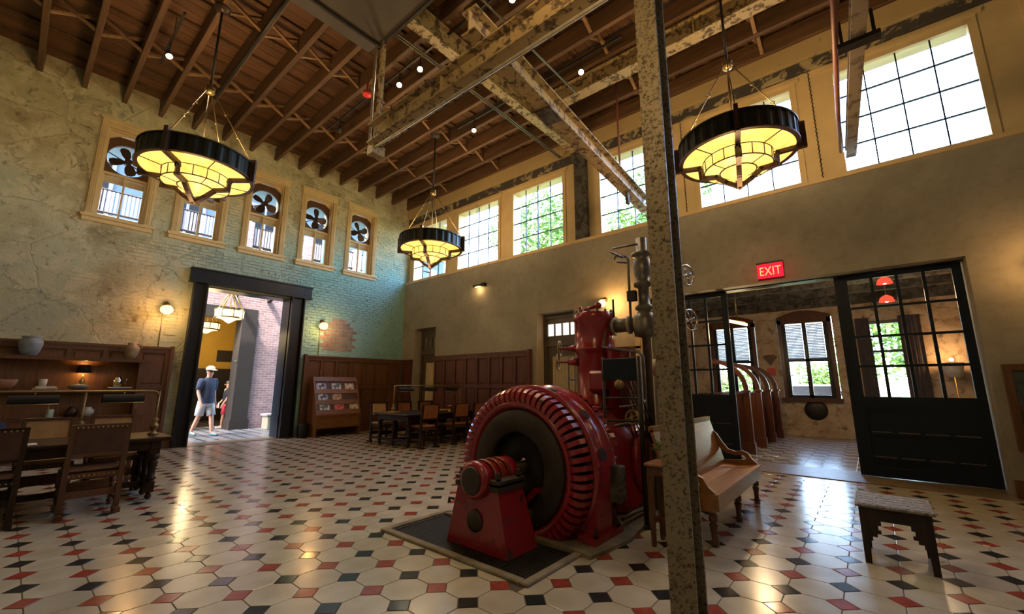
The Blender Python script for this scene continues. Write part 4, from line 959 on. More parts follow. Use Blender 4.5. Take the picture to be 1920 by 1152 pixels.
for z in (2.57, 2.06):
    MB().tube([(-1.90, 4.75, z), (-1.44, 4.75, z)], .018, 8).build('valve_spindle', 'chrome', pe_); wheel((-1.43, 4.75, z), (1, -.35, 0), .115, 'chrome', pe_)
MB().tube([(-2.38, 4.58, 2.0), (-2.38, 4.50, 1.80), (-1.92, 4.48, 1.72), (-1.88, 4.48, 1.66), (-1.88, 4.48, .05)], .02, 8).build('drain_pipe', 'pipe_grey', pe_)
MB().lathe([(0, -.02), (.115, -.02), (.115, .16), (.06, .2), (.06, .42), (0, .42)], (-2.1, 5.42, 1.58), 'y', 20).tube([(-2.1, 5.7, 1.58), (-2.35, 5.7, 1.58), (-2.35, 5.7, .04)], .06, 12).thing('exhaust_elbow', 'pipe_light', 'cream painted pipe elbow with a round end behind the control panel', 'pipe')
# control panel on two poles
cp = empty('control_panel', (-2.0, 4.17, .03), 'dark blue-black control board on two iron poles beside the engine', 'control panel')
MB().cham(-2.22, -1.80, 4.15, 4.18, 1.40, 1.635, .006).build('board', 'navy_door', cp)
MB().tube([(-1.80, 4.165, .03), (-1.80, 4.165, 1.65)], .026, 10).build('pole', 'iron', cp); MB().tube([(-2.205, 4.165, .03), (-2.205, 4.165, 1.65)], .016, 8).build('pole', 'iron', cp)
MB().tube([(-2.2, 4.165, 1.22), (-1.8, 4.165, 1.22)], .013, 6).tube([(-2.2, 4.165, .98), (-1.8, 4.165, 1.0)], .013, 6).build('cross_rail', 'iron', cp)
MB().lathe([(0, 4.14), (.05, 4.14), (.055, 4.16)], (-2.02, 0, 1.36), 'y', 14).build('gauge', 'brass_dark', cp)
wheel((-1.95, 4.28, 1.02), (0, -1, .2), .07, 'brass_dark', cp)
for k in range(7):
    x = -2.12 + k * .045; MB().tube([(x, 4.19, 1.42), (x + .02, 4.3, 1.3 - .02 * k), (x + .06, 4.4, 1.0), (x + .1, 4.45, .8)], .008, 5).build('cable', 'iron', cp)
MB().tube([(-2.15, 4.28, .92), (-2.02, 4.28, .95), (-1.9, 4.32, 1.02), (-1.86, 4.4, 1.2)], .018, 7).tube([(-2.1, 4.3, 1.12), (-1.88, 4.4, 1.15)], .014, 7).build('feed_pipe', 'pipe_grey', cp)
MB().tube([(-1.95, 3.95, .10), (-1.95, 4.5, .10), (-2.2, 4.6, .10)], .022, 8).thing('floor_pipe', 'pipe_grey', 'short pipe lying on the plinth behind the dynamo foot', 'pipe')
# ------------------------------------------------------------------ library furniture
def turned(m, x, y, z0, z1, r=.04, n=10):
    h = z1 - z0; pr_ = [(.9, 0), (1, .03), (.55, .06), (1.0, .10), (1.15, .14), (.7, .20), (.75, .45), (.95, .62), (1.1, .70), (.6, .76), (1.1, .80), (1.1, 1.0)]
    m.lathe([(r * a, z0 + h * b) for a, b in pr_], (x, y, 0), 'z', n); return m
def make_chair(label, leather='leather', wd='oak'):
    e = empty('library_chair', (0, 0, 0), label, 'chair')
    for s_ in (-1, 1):
        MB().bar((.205, s_ * .215, 0), (.20, s_ * .215, .46), .045, .05, up=(1, 0, 0)).bar((.20, s_ * .215, .44), (.255, s_ * .215, .93), .045, .045, up=(1, 0, 0)).box(.15, .31, s_ * .215 - .028, s_ * .215 + .028, 0, .05).build('back_leg', wd, e)
        m = MB(); m.box(-.24, -.19, s_ * .215 - .025, s_ * .215 + .025, .30, .44); turned(m, -.215, s_ * .215, 0, .31, .028); m.build('front_leg', wd, e)
        MB().bar((-.2, s_ * .215, .13), (.2, s_ * .215, .13), .03, .04).build('side_stretcher', wd, e)
    MB().box(-.225, .215, -.225, .225, .375, .43).build('seat_frame', wd, e)
    MB().cham(-.24, .20, -.225, .225, .43, .475, .02).build('seat', leather, e)
    m = MB().add([(.222, -.195, .62), (.222, .195, .62), (.255, .195, .91), (.255, -.195, .91), (.245, -.195, .62), (.245, .195, .62), (.278, .195, .91), (.278, -.195, .91)], [(3, 2, 1, 0), (4, 5, 6, 7), (0, 1, 5, 4), (1, 2, 6, 5), (2, 3, 7, 6), (3, 0, 4, 7)]).build('backrest', leather, e)
    MB().bar((.235, -.2, .615), (.235, .2, .615), .035, .03).bar((.26, -.2, .915), (.26, .2, .915), .035, .03).build('back_rail', wd, e)
    MB().bar((.20, -.2, .22), (.20, .2, .22), .02, .07).bar((-.215, -.2, .24), (-.215, .2, .24), .03, .09).build('stretcher', wd, e)
    m = MB()
    for k in range(11):
        y = -.19 + .038 * k; m.sphere((.217, y, .405), .009, 6, 4); m.sphere((.281, y, .90), .009, 6, 4); m.sphere((-.228, y, .405), .009, 6, 4)
    m.build('nail_heads', 'brass', e, kind='stuff'); return e
chA = make_chair('leather-backed oak chair standing alone before the long table at left', 'leather_dark')
chA.location = (-6.635, .735, 0)
chB = make_chair('dark chair at the far left edge before the long table', 'leather_dark', 'dark_oak'); chB.location = (-6.66, -.02, 0)
chT = make_chair('tan leather chair across the long table beside the doorway end', 'leather_tan'); chT.location = (-7.72, 1.02, 0); chT.rotation_euler = (0, 0, PI)
copy_tree(chT, (-7.72, .42, 0), PI, 'tan leather chair across the long table behind the single chair'); copy_tree(chT, (-7.72, -.15, 0), PI, 'tan leather chair across the long table at the left edge')
def lib_table(name, x0, x1, y0, y1, zt, legs_y, label):
    e = empty(name, ((x0 + x1) / 2, (y0 + y1) / 2, 0), label, 'table')
    MB().cham(x0, x1, y0, y1, zt - .05, zt, .012).build('tabletop', 'dark_oak', e)
    MB().box(x0 + .07, x1 - .07, y0 + .09, y1 - .09, zt - .15, zt - .05).build('apron', 'dark_oak', e)
    for y in legs_y:
        for x in (x0 + .10, (x0 + x1) / 2, x1 - .10):
            m = MB().box(x - .045, x + .045, y - .045, y + .045, zt - .20, zt - .05).box(x - .04, x + .04, y - .04, y + .04, .08, .19); turned(m, x, y, .19, zt - .20, .05); m.lathe([(.02, 0), (.035, .03), (.02, .08)], (x, y, 0), 'z', 10); m.build('leg', 'dark_oak', e)
        MB().bar((x0 + .1, y, .135), (x1 - .1, y, .135), .05, .06).build('end_stretcher', 'dark_oak', e)
    MB().bar(((x0 + x1) / 2, legs_y[0], .135), ((x0 + x1) / 2, legs_y[-1], .135), .05, .06).build('long_stretcher', 'dark_oak', e)
    return e
lib_table('library_table', -7.55, -6.68, -2.0, 1.42, .72, (-1.8, 1.28), 'long dark library table with turned legs at the left')
def lamp_rail(x, y0, y1, z0, z1, posts, shades, label, side=1):
    e = empty('lamp_rail', (x, (y0 + y1) / 2, z0), label, 'reading lamp')
    MB().tube([(x, y0, z1 - .06), (x, y0 + .02, z1 - .015), (x, y0 + .06, z1), (x, y1 - .06, z1), (x, y1 - .02, z1 - .015), (x, y1, z1 - .06)], .014, 8).build('rail', 'brass_dark', e)
    for y in posts:
        MB().tube([(x, y, z0), (x, y, z1)], .013, 8).lathe([(.055, 0), (.06, .015), (.02, .04), (.045, .08), (.05, .12), (.02, .15), (.04, .18), (.015, .21)], (x, y, z0), 'z', 12).build('post', 'brass_dark', e)
    for y in shades:
        pts = arc((0, 0), .075, R(200), R(-20), 10); v = []; L_ = .19
        for yy in (y - L_, y + L_): v += [(x + p, yy, z1 - .11 + q) for p, q in pts]
        n = len(pts); MB().add(v, [(i, i + 1, n + i + 1, n + i) for i in range(n - 1)] + [tuple(range(n)), tuple(range(n, 2 * n))]).build('shade', 'black_shade', e)
        MB().tube([(x - .073, y - L_, z1 - .136), (x - .073, y + L_, z1 - .136)], .006, 5).tube([(x + .073, y - L_, z1 - .136), (x + .073, y + L_, z1 - .136)], .006, 5).tube([(x, y, z1), (x, y, z1 - .04)], .01, 6).tube([(x + .05, y + .12, z1 - .14), (x + .05, y + .12, z1 - .24)], .005, 5).build('shade_trim', 'brass', e)
lamp_rail(-7.1, -1.7, 1.30, .72, 1.265, (1.30, .62, -.5), (.96, .22, -.9), 'brass rail with dark hooded reading lamps on the long left table')
# bag and papers on the long table
bgm = MB().sphere((-7.1, -.12, .86), .17, 14, 10, (.9, 1.2, .82)).sphere((-7.02, .02, .80), .11, 12, 8, (1, 1.1, .72)); bgm.thing('dark_bag', 'navy_cloth', 'dark blue bag lying on the long table at the left edge', 'bag')
MB().box(-6.95, -6.75, .02, .30, .721, .727).thing('white_paper', 'paper', 'white sheet of paper on the long table', 'paper')
# ------------------------------------------------------------------ shelf unit on the panelling
hu = empty('shelf_unit', (DL + .3, -.5, 0), 'long oak shelf unit with two shelves and desk against the panelling', 'shelf')
MB().box(DL + .085, -11.29, -3.3, 1.86, 1.80, 1.84).box(-11.31, -11.27, -3.3, 1.88, 1.785, 1.85).build('top_shelf', 'oak', hu)
MB().box(DL + .085, -11.30, -3.3, 1.84, 1.215, 1.25).build('middle_shelf', 'oak', hu)
MB().box(DL + .085, -11.22, -3.3, 1.84, .70, .745).build('desk_top', 'oak', hu)
for y in (1.72, .2 - 1.6, -3.1):
    MB().box(-11.36, -11.32, y - .03, y + .03, 0, 1.80).box(DL + .09, -11.36, y - .018, y + .018, 0, 1.80).build('upright', 'wainscot', hu)
MB().box(DL + .085, DL + .10, -3.3, 1.72, 0, 1.80).build('back_panel', 'wainscot', hu)
MB().box(-11.30, -11.25, -3.2, 1.6, .0, .70).build('desk_front', 'wainscot', hu)
def vase(name, prof, x, y, z, mat, label, cat): return MB().lathe(prof, (x, y, z), 'z', 24).thing(name, mat, label, cat)
vase('stoneware_jar', [(.0, 0), (.085, 0), (.13, .10), (.155, .22), (.145, .29), (.11, .32), (.125, .335), (.125, .355), (.10, .355), (.10, .30), (0, .28)], -11.46, .18, 1.841, 'ceramic_blue', 'large grey-blue stoneware jar on the top shelf', 'jar')
vj = vase('clay_jug', [(0, 0), (.06, 0), (.10, .10), (.122, .20), (.11, .27), (.07, .31), (.075, .34), (.055, .34), (.055, .30), (0, .28)], -11.46, 1.55, 1.841, 'ceramic_tan', 'tan clay jug on the right end of the top shelf', 'jug')
MB().tube([(-11.46, 1.62, 2.15), (-11.46, 1.69, 2.16), (-11.46, 1.70, 2.10), (-11.46, 1.66, 2.06)], .013, 8).build('handle', 'ceramic_tan', vj)
vase('clay_bowl', [(0, 0), (.06, 0), (.13, .08), (.155, .16), (.15, .18), (.135, .17), (.11, .10), (0, .06)], -11.46, -.03, 1.251, 'ceramic_rust', 'rust coloured bowl on the middle shelf at the left edge', 'bowl')
vase('white_cup', [(0, 0), (.045, 0), (.055, .06), (.056, .13), (.048, .13), (.045, .02), (0, .02)], -11.5, .42, 1.31, 'ceramic_white', 'white cup standing on books on the middle shelf', 'cup')
MB().box(-11.56, -11.40, .30, .62, 1.251, 1.28).thing('flat_book', 'book_tan', 'tan book lying under the white cup', 'book'); MB().box(-11.54, -11.40, .34, .60, 1.281, 1.309).thing('flat_book', 'paper', 'white book lying on the tan book below the cup', 'book')
tl = empty('table_lamp', (-11.52, .92, 1.251), 'small lit lamp with black shade on the middle shelf', 'lamp')
MB().lathe([(0, 0), (.055, 0), (.05, .015), (.015, .03), (.02, .10), (.045, .15), (.015, .20), (.012, .28), (0, .28)], (-11.52, .92, 1.251), 'z', 14).build('base', 'brass', tl)
MB().lathe([(.105, .315), (.085, .465), (.080, .465), (.10, .315)], (-11.52, .92, 1.251), 'z', 24, close=True).build('shade', 'black_shade', tl); MB().sphere((-11.52, .92, 1.64), .028, 10, 8).build('bulb', 'bulb_soft', tl)
point((-11.52, .92, 1.70), 2.4, (1, .55, .15), .03, tl); point((-11.52, .92, 1.575), 2.4, (1, .55, .15), .03, tl)
MB().sphere((-11.40, .88, 1.302), .05, 16, 8, (1.6, 3.0, 1.0)).thing('stone_dish', 'stone_grey', 'rough grey stone dish in front of the small lamp', 'dish')
vp = vase('glass_pitcher', [(0, 0), (.05, 0), (.075, .06), (.07, .13), (.04, .17), (.05, .20), (.042, .20), (.035, .17), (0, .15)], -11.48, 1.42, 1.30, 'chrome', 'shiny pitcher on books at the right of the middle shelf', 'pitcher')
MB().tube([(-11.48, 1.48, 1.47), (-11.48, 1.55, 1.46), (-11.48, 1.53, 1.36)], .009, 6).build('handle', 'chrome', vp)
MB().box(-11.57, -11.40, 1.26, 1.60, 1.251, 1.275).thing('flat_book', 'book_dark', 'dark book lying under the shiny pitcher', 'book'); MB().box(-11.55, -11.40, 1.30, 1.64, 1.276, 1.298).thing('flat_book', 'paper', 'white book lying directly under the shiny pitcher', 'book')
vase('pillar_candle', [(0, 0), (.05, 0), (.05, .145), (.04, .15), (0, .148)], -11.45, .58, .746, 'candle_green', 'pale green pillar candle on the desk top', 'candle')
vase('round_pot', [(0, 0), (.05, 0), (.095, .07), (.09, .13), (.05, .16), (.055, .175), (.04, .175), (0, .15)], -11.44, 1.06, .746, 'ceramic_white', 'round white pot on the desk top', 'pot')
vase('round_pot', [(0, 0), (.05, 0), (.085, .07), (.08, .13), (.04, .16), (.045, .19), (.03, .19), (0, .15)], -11.52, .86, .746, 'bronze', 'dark round pot beside the white pot on the desk top', 'pot')
MB().box(-11.50, -11.28, .25, .75, .746, .752).thing('open_sheet', 'paper', 'long white sheet on the desk top below the candle', 'paper')
# ------------------------------------------------------------------ magazine rack and magazines
rk = empty('magazine_rack', (-11.4, 5.93, 0), 'slanted oak magazine rack against the panelling', 'rack')
y0, y1 = 5.30, 6.56
for a, b in ((y0, y0 + .035), (y1 - .035, y1)): MB().prism([(DL + .11, 0), (-11.10, 0), (-11.10, .56), (-11.46, 1.56), (DL + .11, 1.56)], 'y', a, b).build('side', 'rack_oak', rk)
MB().box(-11.16, -11.12, y0 + .035, y1 - .035, .22, .54).build('front_board', 'rack_oak', rk); MB().box(DL + .11, -11.16, y0 + .035, y1 - .035, .46, .50).build('bottom_shelf', 'rack_oak', rk)
sl0, sl1 = Vector((-11.16, 0, .56)), Vector((-11.50, 0, 1.55)); dS = (sl1 - sl0).normalized(); nS = Vector((dS.z, 0, -dS.x))
def slant(t0, t1, ya, yb, off, th, mat, name, par):
    a, b = sl0.lerp(sl1, t0), sl0.lerp(sl1, t1); v = []
    for o_ in (off, off + th):
        for p, y in ((a, ya), (a, yb), (b, yb), (b, ya)): q = p + nS * o_; v.append((q.x, y, q.z))
    m = MB().add(v, [(3, 2, 1, 0), (4, 5, 6, 7), (0, 1, 5, 4), (1, 2, 6, 5), (2, 3, 7, 6), (3, 0, 4, 7)])
    return m.build(name, mat, par) if par else m
slant(0, 1, y0 + .035, y1 - .035, 0, .012, 'oak', 'slanted_back', rk)
for k, t0 in enumerate((.0, .26, .55, .88)): slant(t0, t0 + .12, y0 + .035, y1 - .035, .025, .015, 'rack_oak', 'retaining_strip', rk)
MB().box(-11.17, -11.08, y0, y1, .53, .565).build('lip', 'rack_oak', rk)
mags = [(.12, 5.42, 'cover_photo', 'magazine with a landscape cover, left in the lowest row of the rack'), (.12, 5.84, 'cover_red', 'magazine with a bright red cover in the rack'), (.12, 6.26, 'cover_cream', 'magazine with a cream cover, right in the lowest row of the rack'),
        (.38, 5.40, 'cover_white', 'magazine with a white cover in the middle row of the rack'), (.38, 5.80, 'cover_brown', 'magazine with a brown patterned cover in the middle row of the rack'),
        (.67, 5.38, 'cover_white', 'magazine with a dark and white cover, left in the top row of the rack'), (.67, 5.80, 'cover_photo', 'magazine with a street photo cover, middle of the top row of the rack'), (.67, 6.18, 'cover_cream', 'magazine with a round motif on cream, right in the top row of the rack')]
for t0, y, mt, lb in mags: slant(t0 - .04, t0 + .16, y, y + .27, .014, .006, mt, 'magazine', None).thing('magazine', mt, lb, 'magazine', 'magazines in the rack')
MB().lathe([(.10, 0), (.135, .33), (.145, .34), (.145, .35), (.125, .35), (.095, .01), (0, .01)], (-11.42, 5.12, 0), 'z', 20).thing('waste_bin', 'bin_black', 'black waste bin between the doorway and the magazine rack', 'bin')
# ------------------------------------------------------------------ far table with chairs and reading lamps
lib_table('library_table', -9.03, -7.74, 5.66, 7.92, .715, (5.80, 7.78), 'dark library table under the far corner windows')
lamp_rail(-8.38, 5.76, 7.82, .715, 1.335, (5.76, 7.82), (6.06, 6.78, 7.46), 'brass rail with dark hooded reading lamps on the far table')
chC = make_chair('red-brown leather chair nearest the viewer at the far table', 'leather_red', 'dark_oak'); chC.location = (-7.72, 6.10, 0)
copy_tree(chC, (-7.68, 7.00, 0), 0, 'dark chair in the middle of the near side of the far table'); copy_tree(chC, (-7.68, 7.62, 0), 0, 'dark chair nearest the dynamo at the far table')
chD = make_chair('tan-backed chair across the far table beside the magazine rack', 'leather_tan', 'dark_oak'); chD.location = (-9.12, 6.02, 0); chD.rotation_euler = (0, 0, PI)
copy_tree(chC, (-9.12, 6.75, 0), PI, 'dark chair across the far table, second from the magazine rack'); copy_tree(chC, (-9.12, 7.45, 0), PI, 'dark chair across the far table nearest the panelling')
for i, (x, y, mt) in enumerate(((-8.6, 5.9, 'leather_tan'), (-8.55, 6.9, 'book_red'), (-8.5, 7.3, 'book_tan'))):
    MB().box(x - .10, x + .10, y - .14, y + .14, .716, .74).thing('desk_blotter', mt, ['tan leather folder at the near end of the far table', 'red book lying mid far table', 'tan book lying at the wall end of the far table'][i], 'book')
for i, y in enumerate((6.42, 7.12)): MB().lathe([(.05, 0), (.055, .01), (.015, .03), (.02, .08), (.05, .12), (.055, .14), (0, .14)], (-8.0, y, .716), 'z', 12).thing('candle_holder', 'brass', ['small brass holder beside the near chair on the far table', 'small brass holder further along the far table'][i], 'holder')
# ------------------------------------------------------------------ oak bench
be = empty('oak_bench', (-1.35, 4.97, 0), 'golden oak bench with scrolled arms behind the post', 'bench')
MB().add([(-1.10, 4.04, .395), (-1.10, 5.92, .395), (-1.10, 5.92, .43), (-1.10, 4.04, .43), (-1.34, 4.04, .375), (-1.34, 5.92, .375), (-1.34, 5.92, .405), (-1.34, 4.04, .405), (-1.57, 4.04, .375), (-1.57, 5.92, .375), (-1.57, 5.92, .41), (-1.57, 4.04, .41)],
         [(0, 1, 2, 3), (3, 2, 6, 7), (7, 6, 10, 11), (0, 1, 5, 4), (4, 5, 9, 8), (8, 9, 10, 11), (0, 3, 7, 4), (4, 7, 11, 8), (1, 2, 6, 5), (5, 6, 10, 9)]).build('seat', 'bench_oak', be)
MB().bar((-1.58, 4.04, .66), (-1.58, 5.92, .66), .03, .56, up=(-.16, 0, .56)).bar((-1.66, 4.04, .935), (-1.66, 5.92, .935), .05, .05).build('backrest', 'bench_oak', be)
MB().bar((-1.12, 4.06, .34), (-1.12, 5.90, .34), .03, .10).build('apron', 'bench_oak', be)
for y in (4.05, 5.87):
    MB().prism([(-1.62, .40), (-1.14, .40), (-1.13, .44), (-1.18, .48), (-1.22, .55), (-1.28, .575), (-1.36, .56), (-1.44, .58), (-1.50, .66), (-1.56, .76), (-1.62, .80), (-1.66, .80), (-1.60, .70), (-1.53, .58), (-1.46, .53), (-1.36, .515), (-1.28, .525), (-1.245, .50), (-1.26, .47), (-1.58, .44)], 'y', y, y + .035).build('arm', 'bench_oak', be)
    MB().box(-1.56, -1.14, y, y + .03, .28, .395).build('end_rail', 'bench_oak', be)
    turned(MB(), -1.60, y + .02, 0, .40, .03).build('back_leg', 'oak', be)
for y in (4.09, 4.97, 5.85): turned(MB().box(-1.195, -1.145, y - .025, y + .025, .24, .39), -1.17, y, 0, .25, .034, 12).build('front_leg', 'oak', be)
# small table with plant
st = empty('side_table', (-1.43, 3.9, 0), 'small wooden side table left of the post', 'table')
MB().cham(-1.61, -1.24, 3.72, 4.0, .655, .68, .006).build('tabletop', 'bench_oak', st); MB().box(-1.59, -1.26, 3.74, 3.98, .58, .655).build('apron', 'oak', st)
for x in (-1.57, -1.28):
    for y in (3.76, 3.96): MB().bar((x, y, 0), (x, y, .58), .03, .03, w2=.05, h2=.05).build('leg', 'oak', st)
MB().bar((-1.57, 3.76, .2), (-1.57, 3.96, .2), .02, .03).bar((-1.57, 3.86, .2), (-1.28, 3.86, .2), .02, .03).build('stretcher', 'oak', st)
pp = empty('potted_plant', (-1.47, 3.88, .681), 'small green plant in a white pot on the side table', 'plant')
MB().lathe([(0, 0), (.035, 0), (.05, .09), (.045, .09), (0, .08)], (-1.47, 3.88, .681), 'z', 14).build('pot', 'ceramic_white', pp)
def leafy(mb, c, rx, rz, n, sz, rnd):
    for _ in range(n):
        while True:
            p = Vector((rnd.uniform(-1, 1), rnd.uniform(-1, 1), rnd.uniform(-1, 1)))
            if .25 < p.length < 1: break
        q = Vector((c[0] + p.x * rx, c[1] + p.y * rx, c[2] + p.z * rz)); u = Vector((rnd.uniform(-1, 1), rnd.uniform(-1, 1), rnd.uniform(-.6, .6))).normalized(); v = u.cross(Vector((rnd.uniform(-1, 1), rnd.uniform(-1, 1), rnd.uniform(-1, 1)))).normalized()
        s_ = sz * rnd.uniform(.6, 1.3); mb.add([q - u * s_, q + v * s_ * .45, q + u * s_, q - v * s_ * .45], [(0, 1, 2, 3)])
rnd = random.Random(3)
for k in range(26):
    a = rnd.uniform(0, 2 * PI); l_ = rnd.uniform(.10, .18); b0 = Vector((-1.47, 3.88, .765)); d = Vector((math.cos(a) * .75, math.sin(a) * .75, rnd.uniform(.3, 1.2))).normalized(); s_ = d.cross(Vector((0, 0, 1))).normalized() * .02
    mid = b0 + d * l_ * .55; tip = b0 + d * l_ - Vector((0, 0, .03)); MB().add([b0, mid + s_, tip, mid - s_], [(0, 1, 2, 3)]).build('leaf', 'leaf_light', pp)
# carved stool
so = empty('carved_stool', (.025, 4.725, 0), 'dark carved wooden stool standing alone at the right', 'stool')
MB().cham(-.205, .255, 4.47, 4.98, .415, .437, .005).build('top', 'stool_top', so)
for i in range(4):
    for j in range(5): MB().cham(-.185 + i * .108, -.09 + i * .108, 4.495 + j * .094, 4.578 + j * .094, .437, .441, .0015).build('carved_block', 'stool_top', so)
leg = lambda s0, w_: [(0, .414), (w_, .414), (w_, .335), (w_ - .11, .335), (w_ - .11, .30), (w_ - .095, .30), (w_ - .095, .285), (.105, .285), (.105, .25), (.12, .25), (.12, .225), (.09, .225), (.09, .20), (.06, .20), (.06, .17), (.045, .17), (.04, 0), (0, 0)]
for y in (4.50, 4.93):
    pts = [(-.185, .414), (.235, .414), (.235, 0), (.195, 0), (.188, .17), (.17, .17), (.17, .20), (.14, .20), (.14, .225), (.115, .225), (.115, .25), (.13, .25), (.13, .285), (.11, .285), (.11, .32), (-.06, .32), (-.06, .285), (-.08, .285), (-.08, .25), (-.065, .25), (-.065, .225), (-.09, .225), (-.09, .20), (-.12, .20), (-.12, .17), (-.138, .17), (-.145, 0), (-.185, 0)]
    MB().prism(pts, 'y', y, y + .025).build('front_board', 'stool_wood', so)
for x in (-.185, .21):
    pts = [(4.525, .414), (4.93, .414), (4.93, 0), (4.895, 0), (4.885, .17), (4.85, .20), (4.82, .25), (4.80, .32), (4.65, .32), (4.63, .25), (4.60, .20), (4.57, .17), (4.56, 0), (4.525, 0)]
    MB().prism(pts, 'x', x, x + .025).build('side_board', 'stool_wood', so)
MB().box(-.05, .10, 4.495, 4.50, .335, .395).build('carved_panel', 'stool_wood', so)
# wooden framed case on the wall at the right edge
fc_ = empty('display_case', (1.75, DR - .06, .55), 'brown wooden framed case on the wall at the right edge', 'case')
MB().box(1.33, 1.40, DR - .09, DR - .002, .55, 1.63).box(2.1, 2.17, DR - .09, DR - .002, .55, 1.63).box(1.4, 2.1, DR - .09, DR - .002, 1.55, 1.63).box(1.4, 2.1, DR - .09, DR - .002, .55, .63).box(1.4, 2.1, DR - .085, DR - .002, 1.05, 1.10).build('frame', 'wainscot', fc_)
MB().box(1.4, 2.1, DR - .03, DR - .002, .63, 1.55).build('picture', 'stone_grey', fc_)
for a, b in ((.63, 1.05), (1.10, 1.55)): MB().box(1.4, 2.1, DR - .06, DR - .055, a, b).build('pane', 'glass', fc_)
MB().add([(.58, 5.62, .0015), (.62, 5.60, .0015), (.63, 5.625, .0015), (.59, 5.64, .0015)], [(0, 1, 2, 3)]).add([(.58, 5.62, .0022), (.62, 5.60, .0022), (.63, 5.625, .0022), (.59, 5.64, .0022)], [(0, 1, 2, 3)]).thing('paper_scrap', 'paper', 'tiny white scrap of paper on the floor right of the stool', 'paper')
# ------------------------------------------------------------------ lobby beyond the sliding doors
LY = 14.3
lf = MB().box(-4.4, 3.4, 8.62, LY + .4, -.3, -.004).build('floor_lobby', 'tile_dark'); tag(lf, 'small checked tile floor of the lobby', kind='structure')
tm = [MB().cham(-.117, .117, -.117, .117, -.02, 0, .004).mesh('floor_tile', q) for q in ('tile_grey', 'tile_mid')]; rest = []
for j in range(22):
    for i in range(-17, 14):
        x, y = -.2 + i * .242, 8.98 + j * .242
        if -2.3 < x < .3 and y < LY: inst('floor_tile', tm[(i + j) % 2], (x, y, 0), lf)
        elif y < LY: rest.append((x, y))
m = MB()
for x, y in rest: m.box(x - .118, x + .118, y - .118, y + .118, -.02, 0)
m.build('floor_tiles', 'tile_grey', lf, kind='stuff')
m = MB(); wallgrid(m, -4.8, 3.8, -.3, 4.2, [(-1.90, -.60, 1.0, 3.28), (-3.75, -2.46, 1.0, 3.28), (.12, 1.0, -.01, 3.0)], LY, LY + .4, 'R')
wl_ = m.build('wall_lobby', 'brick_lobby'); tag(wl_, 'rough brown brick wall at the back of the lobby', kind='structure')
tag(MB().box(-4.8, -4.4, 8.85, LY, -.3, 4.2).build('wall_lobby_left', 'brick_lobby'), 'brick wall at the left of the lobby', kind='structure')
tag(MB().box(3.4, 3.8, 8.85, LY, -.3, 4.2).build('wall_lobby_right', 'brick_lobby'), 'brick wall at the right of the lobby', kind='structure')
lc = MB().box(-4.8, 3.8, 8.86, LY + .4, 3.85, 4.2).build('ceiling_lobby', 'dark_old'); tag(lc, 'dark lobby ceiling', kind='structure')
for y in (9.6, 10.8, 12.0, 13.2): MB().box(-4.4, 3.4, y - .09, y + .09, 3.62, 3.85).build('ceiling_beam', 'dark_old', lc)
MB().box(-4.4, 3.4, LY - .12, LY - .002, 3.50, 3.85).build('wall_beam', 'dark_old', lc)
for n, (a, b) in enumerate(((-1.88, -.62), (-3.73, -2.48))):
    y0, y1 = LY - .05, LY + .12; c = (a + b) / 2
    f = MB().box(a, a + .09, y0, y1, 1.0, 3.22).box(b - .09, b, y0, y1, 1.0, 3.22).box(a - .05, b + .05, y0 - .06, y1, .92, 1.02)
    w_ = f.build('window_%d' % (13 + n), 'booth_wood'); tag(w_, ['wooden lobby window with blinds right of the small diamond plaque', 'wooden lobby window with blinds partly behind the sliding door'][n], kind='structure')
    top = [(a, 3.10)] + [(a + (b - a) * i / 10, 3.30 + .16 * math.sin(PI * i / 10)) for i in range(11)] + [(b, 3.10)]
    MB().prism(top, 'y', y0, y1).build('arched_head', 'booth_wood', w_)
    MB().box(a + .09, a + .19, y0 + .05, y1 - .04, 1.02, 3.10).box(b - .19, b - .09, y0 + .05, y1 - .04, 1.02, 3.10).box(c - .05, c + .05, y0 + .05, y1 - .04, 1.02, 3.10).box(a + .19, b - .19, y0 + .05, y1 - .04, 2.02, 2.10).box(a + .19, b - .19, y0 + .05, y1 - .04, 1.02, 1.10).build('sash', 'black_steel', w_)
    for xa, xb in ((a + .19, c - .05), (c + .05, b - .19)):
        sm_ = MB().bar((xa + .005, 0, 0), (xb - .005, 0, 0), .053, .004, up=(0, -1.3, 1)).mesh('blind_slat', 'blind')
        for k in range(22): inst('blind_slat', sm_, (0, LY - .02, 2.12 + k * .044), w_)
        for k in range(10):
            sm2_ = MB().bar((xa + .005, 0, 0), (xb - .005, 0, 0), .030, .003, up=(0, 0, 1)).mesh('blind_slat', 'blind') if k == 0 else sm2_
            inst('blind_slat', sm2_, (0, LY - .02, 1.16 + k * .09), w_)
        for za, zb in ((1.10, 2.02), (2.10, 3.10)): MB().add([(xa, LY + .05, za), (xb, LY + .05, za), (xb, LY + .05, zb), (xa, LY + .05, zb)], [(0, 1, 2, 3)]).build('pane', 'glass', w_)
